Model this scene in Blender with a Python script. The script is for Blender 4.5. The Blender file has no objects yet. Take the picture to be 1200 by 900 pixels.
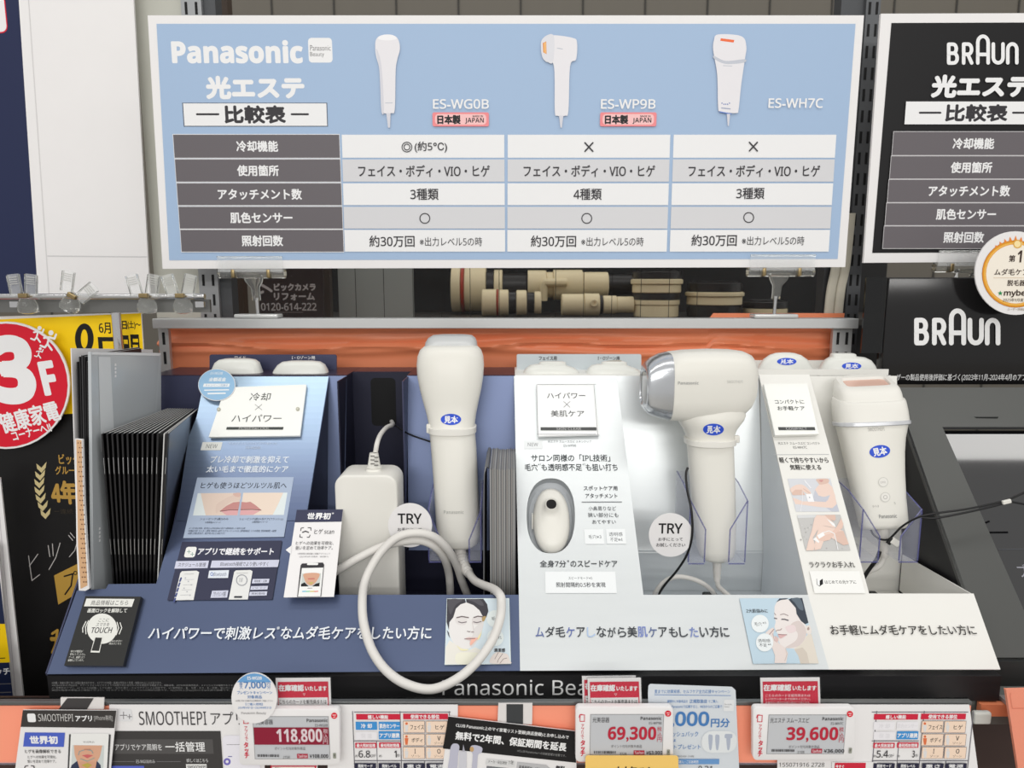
import bpy, bmesh, math, random
from mathutils import Vector as V, Matrix

random.seed(7)
SC = bpy.context.scene
COL = SC.collection
H = 1.42                       # camera height above the shop floor
FPX, TH = 830.0, math.radians(8.5)   # focal length in pixels of the 1200x900 frame, downward pitch

# ---------------------------------------------------------------- camera
cam = bpy.data.cameras.new('camera')
cam.sensor_fit = 'HORIZONTAL'; cam.sensor_width = 36.0
cam.lens = 36.0 * FPX / 1200.0
cam.clip_start = 0.02; cam.clip_end = 60
co = bpy.data.objects.new('camera', cam); COL.objects.link(co)
co.location = (0, 0, H); co.rotation_euler = (math.radians(90) - TH, 0, 0)
cam.dof.use_dof = True; cam.dof.focus_distance = 0.74; cam.dof.aperture_fstop = 11
SC.camera = co

# ---------------------------------------------------------------- world, lamps, exposure
W = bpy.data.worlds.new('shop_light'); SC.world = W; W.use_nodes = True
bg = W.node_tree.nodes['Background']
bg.inputs[0].default_value = (1.0, 0.99, 0.972, 1); bg.inputs[1].default_value = 0.56

def area(name, loc, sx, sy, watts, col=(1, .985, .955), rot=(0, 0, 0)):
    l = bpy.data.lights.new(name, 'AREA'); l.shape = 'RECTANGLE'; l.size = sx; l.size_y = sy
    l.energy = watts; l.color = col
    o = bpy.data.objects.new(name, l); COL.objects.link(o); o.location = loc; o.rotation_euler = rot
    return o
# rows of ceiling fluorescents above the aisle; tilted far ones added as front fill
area('ceiling_lamp', (0.2, 0.27, H + 1.45), 3.6, 0.24, 11)
area('ceiling_lamp', (0.0, -1.6, H + 1.45), 4.0, 0.30, 16)
area('ceiling_lamp', (0.0, -3.4, H + 1.45), 4.5, 0.30, 34, rot=(math.radians(40), 0, 0))  # unseen row, tilted and strengthened as added front light for the recess
area('ceiling_lamp', (0.0, -5.2, H + 1.45), 5.0, 0.30, 60, rot=(math.radians(60), 0, 0))  # added unseen far row, a low front fill for upright faces
area('ceiling_lamp', (0.0, 2.1, H + 1.45), 4.0, 0.30, 8)

SC.view_settings.view_transform = 'Standard'
SC.view_settings.look = 'None'
SC.view_settings.gamma = 1.0
SC.view_settings.use_curve_mapping = False
SC.view_settings.exposure = 0.08

# ---------------------------------------------------------------- materials
def lin(c):
    c = c / 255.0
    return c / 12.92 if c <= 0.04045 else ((c + 0.055) / 1.055) ** 2.4
MATS = {}
def mat(name, rgb, rough=.5, metal=0.0, spec=.5, trans=0.0, alpha=1.0, ior=1.45, noise=0.0, nscale=40.0, stretch=(1, 1, 1), bump=0.0, coat=0.0, emit=0.0):
    if name in MATS: return MATS[name]
    m = bpy.data.materials.new(name); m.use_nodes = True
    nt = m.node_tree; p = nt.nodes['Principled BSDF']
    c = tuple(lin(x) for x in rgb) + (1,)
    p.inputs['Base Color'].default_value = c
    p.inputs['Roughness'].default_value = rough; p.inputs['Metallic'].default_value = metal
    p.inputs['Specular IOR Level'].default_value = spec; p.inputs['IOR'].default_value = ior
    p.inputs['Transmission Weight'].default_value = trans; p.inputs['Alpha'].default_value = alpha
    p.inputs['Coat Weight'].default_value = coat; p.inputs['Coat Roughness'].default_value = .08
    if emit:
        p.inputs['Emission Color'].default_value = c; p.inputs['Emission Strength'].default_value = emit
    if noise or bump:
        tc = nt.nodes.new('ShaderNodeTexCoord'); mp = nt.nodes.new('ShaderNodeMapping')
        mp.inputs['Scale'].default_value = stretch
        n = nt.nodes.new('ShaderNodeTexNoise'); n.inputs['Scale'].default_value = nscale; n.inputs['Detail'].default_value = 4
        nt.links.new(tc.outputs['Object'], mp.inputs['Vector']); nt.links.new(mp.outputs['Vector'], n.inputs['Vector'])
        if noise:
            r = nt.nodes.new('ShaderNodeMapRange')
            r.inputs['To Min'].default_value = 1 - noise; r.inputs['To Max'].default_value = 1 + noise
            mx = nt.nodes.new('ShaderNodeVectorMath'); mx.operation = 'SCALE'; mx.inputs[0].default_value = c[:3]
            nt.links.new(n.outputs['Fac'], r.inputs['Value']); nt.links.new(r.outputs['Result'], mx.inputs['Scale'])
            nt.links.new(mx.outputs['Vector'], p.inputs['Base Color'])
        if bump:
            b = nt.nodes.new('ShaderNodeBump'); b.inputs['Strength'].default_value = bump; b.inputs['Distance'].default_value = .002
            nt.links.new(n.outputs['Fac'], b.inputs['Height']); nt.links.new(b.outputs['Normal'], p.inputs['Normal'])
    MATS[name] = m
    return m
def ink(r, g, b):               # a flat printing ink
    return mat('ink_%d_%d_%d' % (r, g, b), (r, g, b), rough=.45, spec=.3)
WHITE = ink(236, 235, 235); BLACK = ink(28, 28, 30); RED = ink(214, 40, 62); GREY = ink(120, 118, 120)

paper = mat('paper_white', (236, 234, 234), .5, spec=.35, noise=.015, nscale=30)
sign_blue = ink(164, 188, 218)
plastic_white = mat('plastic_white', (231, 229, 222), .38, noise=.01)
device_white = mat('device_white', (230, 228, 220), .36, noise=.012, nscale=25)
cord_white = mat('cord_white', (222, 219, 214), .42, noise=.01)
chrome = mat('chrome', (205, 205, 206), .16, 1.0)
steel_grey = mat('painted_steel_grey', (150, 152, 154), .42, .35, noise=.03, nscale=60)
steel_dark = mat('painted_steel_dark', (92, 94, 97), .45, .2, noise=.03, nscale=50)
rail_alu = mat('rail_aluminium', (196, 197, 197), .38, .55, noise=.03, nscale=25, stretch=(1, 12, 12))
hole = mat('dark_slot', (14, 14, 16), .8)
orange = mat('orange_paper', (244, 146, 104), .42, noise=.05, nscale=6)
orange_pop = mat('orange_card', (255, 158, 128), .4, noise=.02, nscale=20, stretch=(2, 2, 40))
blue_wall = mat('blue_wall_foil', (104, 116, 148), .38, .5, noise=.05, nscale=9)
blue_foil = mat('blue_foil', (100, 112, 143), .30, .8, noise=.05, nscale=9)
navy_foil = mat('navy_foil', (70, 73, 100), .40, .4, noise=.05, nscale=10)
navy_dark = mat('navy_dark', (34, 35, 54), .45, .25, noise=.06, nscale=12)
silver_foil = mat('silver_foil', (221, 225, 226), .36, .58, noise=.03, nscale=14, stretch=(1, 6, 6))
white_board = mat('white_board', (232, 231, 226), .42, noise=.012)
matte_black = mat('matte_black', (36, 35, 37), .42, noise=.05, nscale=18)
gloss_black = mat('gloss_black', (22, 21, 22), .14, noise=.1, nscale=6)
clear = mat('clear_acrylic', (206, 210, 228), .05, spec=.6, alpha=.12)
clear_edge = mat('clear_acrylic_edge', (104, 106, 168), .15, alpha=.55)
film = mat('clear_film', (120, 124, 126), .06, spec=.3, alpha=.05)
plate_clear = mat('clear_plate', (240, 242, 242), .06, spec=.7, alpha=.2)
clear_clip = mat('clear_plastic_clip', (244, 245, 242), .06, trans=.92, ior=1.32)
cable_black = mat('cable_black', (20, 20, 22), .4)

# ---------------------------------------------------------------- pixels of the photograph -> points on real surfaces
FWD = V((0, math.cos(TH), -math.sin(TH))); DWN = V((0, -math.sin(TH), -math.cos(TH))); RGT = V((1, 0, 0))
EYE = V((0, 0, H))
def ray(x, y): return FWD + RGT * ((x - 600) / FPX) + DWN * ((y - 450) / FPX)
def onY(x, y, Y):
    d = ray(x, y); return EYE + d * (Y / d.y)
def onZ(x, y, Z):
    d = ray(x, y); return EYE + d * ((Z - H) / d.z)
def depth(p): return (p - EYE).dot(FWD)
def mpp(p): return depth(p) / FPX          # metres per photo pixel at a point

class Plane:
    def __init__(s, o, u, v):
        s.o = V(o); s.u = V(u).normalized(); n = s.u.cross(V(v)).normalized(); s.v = n.cross(s.u).normalized(); s.n = n
        if s.n.dot(EYE - s.o) < 0: s.n = -s.n
    def hit(s, x, y):
        d = ray(x, y); return EYE + d * ((s.o - EYE).dot(s.n) / d.dot(s.n))
    def uv(s, x, y):
        q = s.hit(x, y) - s.o; return (q.dot(s.u), q.dot(s.v))
    def at(s, u, v, h=0): return s.o + s.u * u + s.v * v + s.n * h
    def off(s, h):
        return Plane(s.o + s.n * h, s.u, s.v)
    def roll(s, deg):
        a = math.radians(deg); return Plane(s.o, s.u * math.cos(a) + s.v * math.sin(a), -s.u * math.sin(a) + s.v * math.cos(a))
def upright(Y, x=600, y=450, yaw=0, lean=0, roll=0):
    """a plane through the point seen at (x, y) at distance Y; lean tips its top away, yaw turns it about the vertical"""
    R = Matrix.Rotation(math.radians(yaw), 3, 'Z') @ Matrix.Rotation(-math.radians(lean), 3, 'X')
    return Plane(onY(x, y, Y), R @ V((1, 0, 0)), R @ V((0, 0, 1))).roll(roll)

# ---------------------------------------------------------------- mesh builder
WLOC = {}
def smooth_closed(pts, n=6):
    out = []; k = len(pts)
    for i in range(k):
        p0, p1, p2, p3 = pts[i - 1], pts[i], pts[(i + 1) % k], pts[(i + 2) % k]
        for j in range(n):
            t = j / n
            out.append(tuple(.5 * (2 * b + (c - a) * t + (2 * a - 5 * b + 4 * c - d) * t * t + (3 * b - a - 3 * c + d) * t ** 3) for a, b, c, d in zip(p0, p1, p2, p3)))
    return out
def smooth_open(pts, n=8):
    P = [V(p) for p in pts]; P = [P[0] * 2 - P[1]] + P + [P[-1] * 2 - P[-2]]
    out = []
    for i in range(1, len(P) - 2):
        a, b, c, d = P[i - 1:i + 3]
        for j in range(n):
            t = j / n
            out.append(.5 * (2 * b + (c - a) * t + (2 * a - 5 * b + 4 * c - d) * t * t + (3 * b - a - 3 * c + d) * t ** 3))
    out.append(P[-2]); return out

class MB:
    def __init__(s): s.v = []; s.f = []; s.m = []; s.mats = []
    def mi(s, m):
        if m not in s.mats: s.mats.append(m)
        return s.mats.index(m)
    def add(s, vs, fs, m):
        b = len(s.v); i = s.mi(m); s.v += [V(q) for q in vs]
        for f in fs: s.f.append([b + k for k in f]); s.m.append(i)
        return s
    def box(s, c, size, m, R=None):
        c = V(c); hx, hy, hz = (q / 2 for q in size); R = R or Matrix.Identity(3)
        vs = [c + R @ V((x * hx, y * hy, z * hz)) for x in (-1, 1) for y in (-1, 1) for z in (-1, 1)]
        return s.add(vs, [(0, 1, 3, 2), (4, 6, 7, 5), (0, 4, 5, 1), (2, 3, 7, 6), (0, 2, 6, 4), (1, 5, 7, 3)], m)
    def span(s, lo, hi, m):
        return s.box([(a + b) / 2 for a, b in zip(lo, hi)], [abs(b - a) for a, b in zip(lo, hi)], m)
    def rbox(s, c, size, r, m, R=None, seg=3, axis=None):
        bm = bmesh.new(); bmesh.ops.create_cube(bm, size=1.0)
        for q in bm.verts: q.co = V((q.co.x * size[0], q.co.y * size[1], q.co.z * size[2]))
        es = bm.edges[:] if axis is None else [e for e in bm.edges if abs((e.verts[0].co - e.verts[1].co).normalized()[axis]) > .9]
        bmesh.ops.bevel(bm, geom=es, offset=r, segments=seg, profile=.5, affect='EDGES')
        R = R or Matrix.Identity(3); c = V(c); bm.verts.index_update()
        s.add([c + R @ q.co for q in bm.verts], [[q.index for q in f.verts] for f in bm.faces], m); bm.free()
        return s
    def prism(s, pts, vec, m):
        pts = [V(q) for q in pts]; n = len(pts); vec = V(vec)
        fs = [list(range(n)), list(range(2 * n - 1, n - 1, -1))] + [(i, i + n, (i + 1) % n + n, (i + 1) % n) for i in range(n)]
        return s.add(pts + [q + vec for q in pts], fs, m)
    def loft(s, rings, m, caps=(True, True), closed=True):
        n = len(rings[0]); vs = [q for r in rings for q in r]; fs = []
        for i in range(len(rings) - 1):
            for j in range(n if closed else n - 1):
                a, b = i * n + j, i * n + (j + 1) % n
                fs.append((a, b, b + n, a + n))
        if closed and caps[0]: fs.append(list(range(n - 1, -1, -1)))
        if closed and caps[1]: fs.append(list(range((len(rings) - 1) * n, len(rings) * n)))
        return s.add(vs, fs, m)
    def tube(s, path, r, m, n=10, smooth=6):
        P = smooth_open(path, smooth) if smooth else [V(q) for q in path]
        rs = r if callable(r) else (lambda t: r)
        ref = V((0.31, .17, .93)); rings = []; up = None
        for i, p in enumerate(P):
            t = (P[min(i + 1, len(P) - 1)] - P[max(i - 1, 0)]).normalized()
            up = (ref - t * ref.dot(t)) if up is None else (up - t * up.dot(t))
            up.normalize(); sd = t.cross(up); rr = rs(i / (len(P) - 1))
            rings.append([p + (up * math.cos(a) + sd * math.sin(a)) * rr for a in (2 * math.pi * k / n for k in range(n))])
        return s.loft(rings, m)
    def rod(s, a, b, r, m, n=14): return s.tube([a, b], r, m, n, smooth=0)
    def lathe(s, c, axis, prof, m, n=28):
        ax = V(axis).normalized(); q = V((1, 0, 0)) if abs(ax.x) < .8 else V((0, 1, 0)); u = ax.cross(q).normalized(); w = ax.cross(u); c = V(c)
        return s.loft([[c + ax * h + (u * math.cos(a) + w * math.sin(a)) * max(r, 1e-5) for a in (2 * math.pi * k / n for k in range(n))] for h, r in prof], m)
    def build(s, name, parent=None, origin=None, smooth=None, recalc=True, bevel=0):
        if parent is not None: o0 = WLOC[parent.name]
        elif origin is not None: o0 = V(origin)
        else:
            o0 = V((sum(q.x for q in s.v) / len(s.v), sum(q.y for q in s.v) / len(s.v), min(q.z for q in s.v)))
        me = bpy.data.meshes.new(name)
        me.from_pydata([q - o0 for q in s.v], [], s.f)
        for m in s.mats: me.materials.append(m)
        me.polygons.foreach_set('material_index', s.m)
        if recalc:
            bm = bmesh.new(); bm.from_mesh(me); bmesh.ops.recalc_face_normals(bm, faces=bm.faces[:])
            if bevel: bmesh.ops.bevel(bm, geom=bm.edges[:], offset=bevel, segments=2, profile=.5, affect='EDGES', clamp_overlap=True)
            bm.to_mesh(me); bm.free()
        if smooth:
            me.polygons.foreach_set('use_smooth', [True] * len(me.polygons)); me.set_sharp_from_angle(angle=math.radians(smooth))
        me.update()
        o = bpy.data.objects.new(name, me); COL.objects.link(o)
        if parent is not None: o.parent = parent; WLOC[o.name] = o0
        else: o.location = o0; WLOC[o.name] = o0
        return o

def tag(o, label, cat, group=None):
    o['label'] = label; o['category'] = cat
    if group: o['group'] = group
    return o
def thing(name, label, cat, loc, group=None):
    o = bpy.data.objects.new(name, None); COL.objects.link(o); o.empty_display_size = .02
    o.location = V(loc); WLOC[o.name] = V(loc); return tag(o, label, cat, group)
def structure(o): o['kind'] = 'structure'; return o
def copy_thing(o, shift, label, group=None):
    """a copy of a thing with copies of its parts and sub-parts"""
    def rec(q, par):
        c = q.copy(); COL.objects.link(c)
        if par is not None: c.parent = par
        for ch in list(q.children): rec(ch, c)
        return c
    c = rec(o, None); c.location = o.location + V(shift); c['label'] = label
    if group: c['group'] = group
    WLOC[c.name] = WLOC[o.name] + V(shift)
    return c

# ---------------------------------------------------------------- lettering and flat print
GL = {}
def sans(t, style):
    U, L, D = {'r': (0x1D5A0, 0x1D5BA, 0x1D7E2), 'b': (0x1D5D4, 0x1D5EE, 0x1D7EC)}[style]
    o = ''
    for ch in t:
        c = ord(ch)
        o += chr(U + c - 65) if 65 <= c <= 90 else chr(L + c - 97) if 97 <= c <= 122 else chr(D + c - 48) if 48 <= c <= 57 else ch
    return o
def glyphs(t, style, res, vert=False):
    k = (t, style, res, vert)
    if k in GL: return GL[k]
    cu = bpy.data.curves.new('lettering', 'FONT')
    s = sans(t, style) if style in ('r', 'b') else t
    cu.body = '\n'.join(s) if vert else s
    cu.resolution_u = res; cu.align_x = 'CENTER'
    if vert: cu.space_line = .82
    o = bpy.data.objects.new('lettering', cu); me = o.to_mesh()
    vs = [(q.co.x, q.co.y) for q in me.vertices]; fs = [list(p.vertices) for p in me.polygons]
    o.to_mesh_clear(); bpy.data.objects.remove(o); bpy.data.curves.remove(cu)
    if vs:
        x0, x1 = min(q[0] for q in vs), max(q[0] for q in vs); y0, y1 = min(q[1] for q in vs), max(q[1] for q in vs)
        w, h = max(x1 - x0, 1e-6), max(y1 - y0, 1e-6)
        vs = [((x - x0) / w - .5, (y - y0) / h - .5) for x, y in vs]
    else: w = h = 1
    GL[k] = (vs, fs, w / h); return GL[k]

STEP = 2.0e-5
class Print:
    """ink, film and letters lying on one flat surface, measured in photograph pixels"""
    def __init__(s, plane, base=2.5e-4): s.p = plane; s.h = base; s.mb = MB()
    def _c(s, x0, y0, x1, y1):
        xm, ym = (x0 + x1) / 2, (y0 + y1) / 2
        a, b = s.p.uv(x0, ym), s.p.uv(x1, ym); c, d = s.p.uv(xm, y0), s.p.uv(xm, y1)
        return s.p.uv(xm, ym), math.hypot(a[0] - b[0], a[1] - b[1]), math.hypot(c[0] - d[0], c[1] - d[1])
    def up(s): s.h += STEP; return s.h
    def rect(s, x0, y0, x1, y1, m, r=0):
        (cu, cv), w, h = s._c(x0, y0, x1, y1); q = s.up()
        if r:
            r = r * w / max(x1 - x0, 1e-6); pts = []
            for sx, sy, a0 in ((1, 1, 0), (-1, 1, 90), (-1, -1, 180), (1, -1, 270)):
                for k in range(5):
                    a = math.radians(a0 + k * 22.5); pts.append((cu + sx * (w / 2 - r) + r * math.cos(a), cv + sy * (h / 2 - r) + r * math.sin(a)))
        else: pts = [(cu - w / 2, cv - h / 2), (cu + w / 2, cv - h / 2), (cu + w / 2, cv + h / 2), (cu - w / 2, cv + h / 2)]
        s.mb.add([s.p.at(u, v, q) for u, v in pts], [list(range(len(pts)))], m)
    def poly(s, pts, m, smooth=False):
        if smooth: pts = smooth_closed(pts)
        q = s.up(); s.mb.add([s.p.at(*s.p.uv(x, y), q) for x, y in pts], [list(range(len(pts)))], m)
    def disc(s, x, y, rx, m, ry=None, n=36):
        ry = ry or rx; s.poly([(x + rx * math.cos(2 * math.pi * k / n), y + ry * math.sin(2 * math.pi * k / n)) for k in range(n)], m)
    def ring(s, x, y, r, w, m, ry=None, n=40):
        ry = ry or r; q = s.up(); vs = []
        for k in range(n):
            a = 2 * math.pi * k / n; c, d = math.cos(a), math.sin(a)
            vs += [s.p.at(*s.p.uv(x + r * c, y + ry * d), q), s.p.at(*s.p.uv(x + (r - w) * c, y + (ry - w) * d), q)]
        s.mb.add(vs, [(2 * k, 2 * ((k + 1) % n), 2 * ((k + 1) % n) + 1, 2 * k + 1) for k in range(n)], m)
    def frame(s, x0, y0, x1, y1, w, m):
        for a in ((x0, y0, x1, y0 + w), (x0, y1 - w, x1, y1), (x0, y0, x0 + w, y1), (x1 - w, y0, x1, y1)): s.rect(*a, m)
    def line(s, pts, w, m):
        """a pen stroke with round ends"""
        for (x0, y0), (x1, y1) in zip(pts, pts[1:]):
            L = math.hypot(x1 - x0, y1 - y0) or 1; dx, dy = (x1 - x0) / L, (y1 - y0) / L; a0 = math.atan2(dy, dx)
            ps = [(x1 + w / 2 * math.cos(a0 - math.pi / 2 + k * math.pi / 6), y1 + w / 2 * math.sin(a0 - math.pi / 2 + k * math.pi / 6)) for k in range(7)]
            ps += [(x0 + w / 2 * math.cos(a0 + math.pi / 2 + k * math.pi / 6), y0 + w / 2 * math.sin(a0 + math.pi / 2 + k * math.pi / 6)) for k in range(7)]
            s.poly(ps, m)
    def text(s, t, x0, y0, x1, y1, m, f='r', bold=0.0, res=3, vert=False):
        vs, fs, asp = glyphs(t, f, res, vert)
        if not vs: return
        (cu, cv), w, h = s._c(x0, y0, x1, y1); q = s.up()
        r = bold * h
        shifts = [(0, 0)] + ([(r, 0), (-r, 0), (0, r), (0, -r), (.7 * r, .7 * r), (-.7 * r, .7 * r), (.7 * r, -.7 * r), (-.7 * r, -.7 * r)] if bold else [])
        for k, (a, b) in enumerate(shifts):
            s.mb.add([s.p.at(cu + x * (w - 2 * r) + a, cv + y * (h - 2 * r) + b, q + k * 1.5e-6) for x, y in vs], fs, m)
    def build(s, parent, name='print'):
        return s.mb.build(name, parent, recalc=False)

def slab(plane, pts, th, m, smooth=False):
    """a sheet or board cut to the outline pts (photo pixels) on a plane, its thickness going away from the viewer"""
    if smooth: pts = smooth_closed(pts)
    return MB().prism([plane.hit(x, y) for x, y in pts], -plane.n * th, m)
def circle_px(x, y, r, ry=None, n=48):
    ry = ry or r; return [(x + r * math.cos(2 * math.pi * k / n), y + ry * math.sin(2 * math.pi * k / n)) for k in range(n)]
def round_px(x0, y0, x1, y1, r, n=5):
    out = []
    for cx, cy, a0 in ((x1 - r, y1 - r, 0), (x0 + r, y1 - r, 90), (x0 + r, y0 + r, 180), (x1 - r, y0 + r, 270)):
        out += [(cx + r * math.cos(math.radians(a0 + 90 * k / n)), cy + r * math.sin(math.radians(a0 + 90 * k / n))) for k in range(n + 1)]
    return out
def oval(c, ux, uy, rx, ry, e=2.0, n=32):
    """a superelliptic ring"""
    out = []
    for k in range(n):
        a = 2 * math.pi * k / n; cs, sn = math.cos(a), math.sin(a)
        out.append(V(c) + V(ux) * (rx * math.copysign(abs(cs) ** (2 / e), cs)) + V(uy) * (ry * math.copysign(abs(sn) ** (2 / e), sn)))
    return out
def zoomed(x0, y0, k): return lambda *pts: [(x0 + a / k, y0 + b / k) for a, b in zip(pts[::2], pts[1::2])]

# ================================================================ the setting
def Z(z): return H + z
SHELF_Z = Z(-.394)
mf = mat('floor_vinyl', (176, 172, 164), .35, noise=.05, nscale=6)
structure(MB().span((-3.5, -4, -.05), (3.5, 3.1, 0), mf).build('floor'))
wall_m = mat('wall_board', (104, 99, 90), .6, noise=.05, nscale=3, stretch=(6, 1, 1))
seam_m = mat('wall_seam', (58, 56, 52), .7)
wb = MB().span((-3.5, 2.6, 0), (3.5, 2.7, 3.0), wall_m)
for k in range(-15, 16): wb.span((k * .214 + .03 - .003, 2.597, 0), (k * .214 + .03 + .003, 2.6, 3.0), seam_m)
structure(wb.build('wall_back'))

# ---- gondola shelf: board, uprights, rail, brackets, price rail
gs = thing('gondola_shelf', 'grey metal shop shelf with a flat rail, slotted uprights and an orange price rail', 'shelf', (0, .8, 0))
MB().span((-.430, .582, SHELF_Z - .028), (onY(1139, 828, .575).x, .97, SHELF_Z), mat('shelf_board_grey', (120, 124, 121), .45, .1, noise=.04)).build('shelf_board', gs, bevel=.001)
def slotted(name, x_px, y_px, Y, w, zlo, zhi, m, ncol, pitch, sw, sh, parent, d=.03, side=None):
    p = onY(x_px, y_px, Y); cx = p.x
    b = MB().span((cx - w / 2, Y, zlo), (cx + w / 2, Y + d, zhi), m)
    n = int((zhi - zlo) / pitch)
    for k in range(n):
        zc = zhi - pitch * (k + .5)
        for c in range(ncol):
            xc = cx + (c - (ncol - 1) / 2) * (w * .5)
            b.span((xc - sw / 2, Y - .0004, zc - sh / 2), (xc + sw / 2, Y + .002, zc + sh / 2), hole)
    return b.build(name, parent)
slotted('upright', 1010, 200, .968, .0185, .2, Z(.62), steel_dark, 2, .0265, .0032, .015, gs)
slotted('upright', 236, 200, .968, .026, .2, Z(.62), steel_grey, 2, .0265, .0032, .015, gs)
# dark side flanges of the uprights
fl = onY(990, 330, .972).x
MB().span((fl - .028, .974, .2), (fl + .016, .996, Z(.62)), mat('flange_dark', (74, 76, 79), .5, .2)).build('upright_flange', gs)
fl = onY(253, 330, .972).x
MB().span((fl - .002, .974, .2), (fl + .020, .996, Z(.62)), mat('flange_dark', (74, 76, 79), .5, .2)).build('upright_flange', gs)
# horizontal rail and its two slotted legs
RA = onY(178, 373, .905); RB = onY(1006, 384, .905)
zr1 = onY(600, 373.5, .905).z; zr0 = onY(600, 385, .905).z
MB().span((RA.x, .905, zr0), (RB.x, .935, zr1), rail_alu).build('rail', gs, bevel=.0008)
for xa, xb in ((178, 190), (983, 1006)):
    a = onY(xa, 385, .905).x; b_ = onY(xb, 385, .905).x
    b = MB().span((a, .9205, SHELF_Z), (b_, .927, zr1), rail_alu)
    nc = 1 if xa < 500 else 2
    for k in range(9):
        zc = zr0 - .014 - k * .0255
        for c in range(nc):
            xc = (a + b_) / 2 + (c - (nc - 1) / 2) * .0115
            b.span((xc - .0017, .9201, zc - .008), (xc + .0017, .923, zc + .008), hole)
    b.build('rail_leg', gs)
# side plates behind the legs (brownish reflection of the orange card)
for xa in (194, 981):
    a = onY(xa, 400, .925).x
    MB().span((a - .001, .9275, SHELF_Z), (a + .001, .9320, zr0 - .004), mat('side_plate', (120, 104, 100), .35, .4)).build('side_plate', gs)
# price rail at the front edge
MB().span((onY(1139, 828, .575).x + .0005, .622, SHELF_Z - .028), (1.3, .97, SHELF_Z), mat('shelf_board_grey', (120, 124, 121), .45, .1, noise=.04)).build('shelf_board', gs)
MB().span((-1.2, .90, SHELF_Z - .06), (-.4305, .97, SHELF_Z), mat('shelf_board_grey', (120, 124, 121), .45, .1, noise=.04)).build('shelf_board', gs)
MB().span((-1.3, .70, 0), (1.3, .72, SHELF_Z - .0605), mat('gap_shade_brown', (66, 46, 42), .5, noise=.05)).build('gap_backing', gs)  # added backing, its dark brown stands in for the shaded gap below
PY = .575
zpt = onY(600, 822.5, PY).z
xl, xr = -.66, onY(1139, 828, PY).x
pr_grey = mat('price_rail_grey', (104, 106, 106), .3, .5)
b = MB().span((xl, PY, zpt - .0035), (xr, PY + .007, zpt), pr_grey)
b.span((xl, PY + .004, zpt - .062), (xr, PY + .007, zpt), pr_grey)
b.build('price_rail', gs, bevel=.0006)
MB().span((xl, PY + .0012, zpt - .060), (xr, PY + .004, zpt - .0045), orange_pop).build('price_rail_strip', gs)
b = MB().span((xl, PY - .0006, zpt - .0605), (xr, PY, zpt - .0580), clear); b.build('price_rail_lip', gs)
a = onY(1142, 835, .60); c = onY(1161, 849, .60)
MB().rbox(((a.x + c.x) / 2, .602, (a.z + c.z) / 2), (c.x - a.x, .006, a.z - c.z), .002, mat('bracket_white', (206, 208, 202), .4)).build('rail_bracket', gs)
MB().span((c.x - .002, .612, c.z), (1.3, .618, a.z), orange).build('rear_price_strip', gs)
MB().span((.4620, .604, a.z + .0005), (1.3, .6215, a.z + .004), mat('rear_lip', (180, 172, 172), .35, .4)).build('rear_price_lip', gs)

# ---- orange paper backing with long creases
b = MB(); NX, NZ = 110, 120
xa, xb = onY(186, 400, .942).x, onY(989, 400, .942).x
z0, z1 = SHELF_Z + .0008, onY(600, 376.5, .942).z
def crease(x, z):
    t = (z - z0) / (z1 - z0); s = 0
    for (zz, amp, wid, fr, ph) in ((.905, .0075, .010, 9, .4), (.935, .004, .014, 6, 1.2), (.875, .005, .014, 5, 2.2), (.962, .003, .010, 11, .1), (.6, .006, .05, 5, 0)):
        c = zz + .010 * math.sin(x * fr + ph) + .007 * math.sin(x * fr * 3.1 + ph)
        s += amp * math.exp(-((t - c) / wid) ** 2)
    return s
vs = []
for i in range(NX + 1):
    for j in range(NZ + 1):
        x = xa + (xb - xa) * i / NX; z = z0 + (z1 + (.0105 if x > onY(835, 360, .942).x else 0) - z0) * j / NZ
        vs.append((x, .946 - crease(x, z), z))
fs = [(i * (NZ + 1) + j, (i + 1) * (NZ + 1) + j, (i + 1) * (NZ + 1) + j + 1, i * (NZ + 1) + j + 1) for i in range(NX) for j in range(NZ)]
b.add(vs, fs, orange); b.add([V(q) + V((0, .0012, 0)) for q in vs], [f[::-1] for f in fs], orange)
tag(b.build('backing_sheet', smooth=60), 'creased orange paper sheet lining the back of the shelf below the grey rail', 'backing sheet')

# ---- pale column casing and big white poster on the left
cas = mat('casing_beige', (188, 188, 178), .5, noise=.02)
a, c = onY(164, 100, .975), onY(226, 100, .975)
structure(MB().span((a.x, .975, 0), (c.x, 1.05, Z(.9)), cas).build('pillar_casing'))
P = upright(.955)
s = slab(P, [(18, -60), (153, -60), (176, 352), (45, 352)], .003, paper)
o = tag(s.build('wall_poster'), 'large blank white sheet hanging beside the pale column casing', 'poster')
q = Print(P, 2e-4); q.line([(30, -50), (58, 352)], 1.0, ink(214, 212, 212)); q.line([(56, 300), (172, 301)], 1.2, ink(206, 205, 206)); q.build(o)
P = upright(.957)
s = slab(P, [(-60, -60), (18, -60), (45, 352), (-60, 352)], .003, ink(34, 42, 76))
o = tag(s.build('wall_poster'), 'navy poster with a white rounded corner block beside the blank white sheet', 'poster')
q = Print(P, 2e-4); q.rect(-50, -40, 6, 39, RED, 8); q.rect(-50, -40, 4.6, 37.5, WHITE, 7); q.build(o)
P = upright(.962)
tag(slab(P, [(-60, 270), (2, 270), (4, 352), (-60, 352)], .003, paper).build('wall_poster'), 'small white sheet edge below the navy poster', 'poster')

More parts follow.
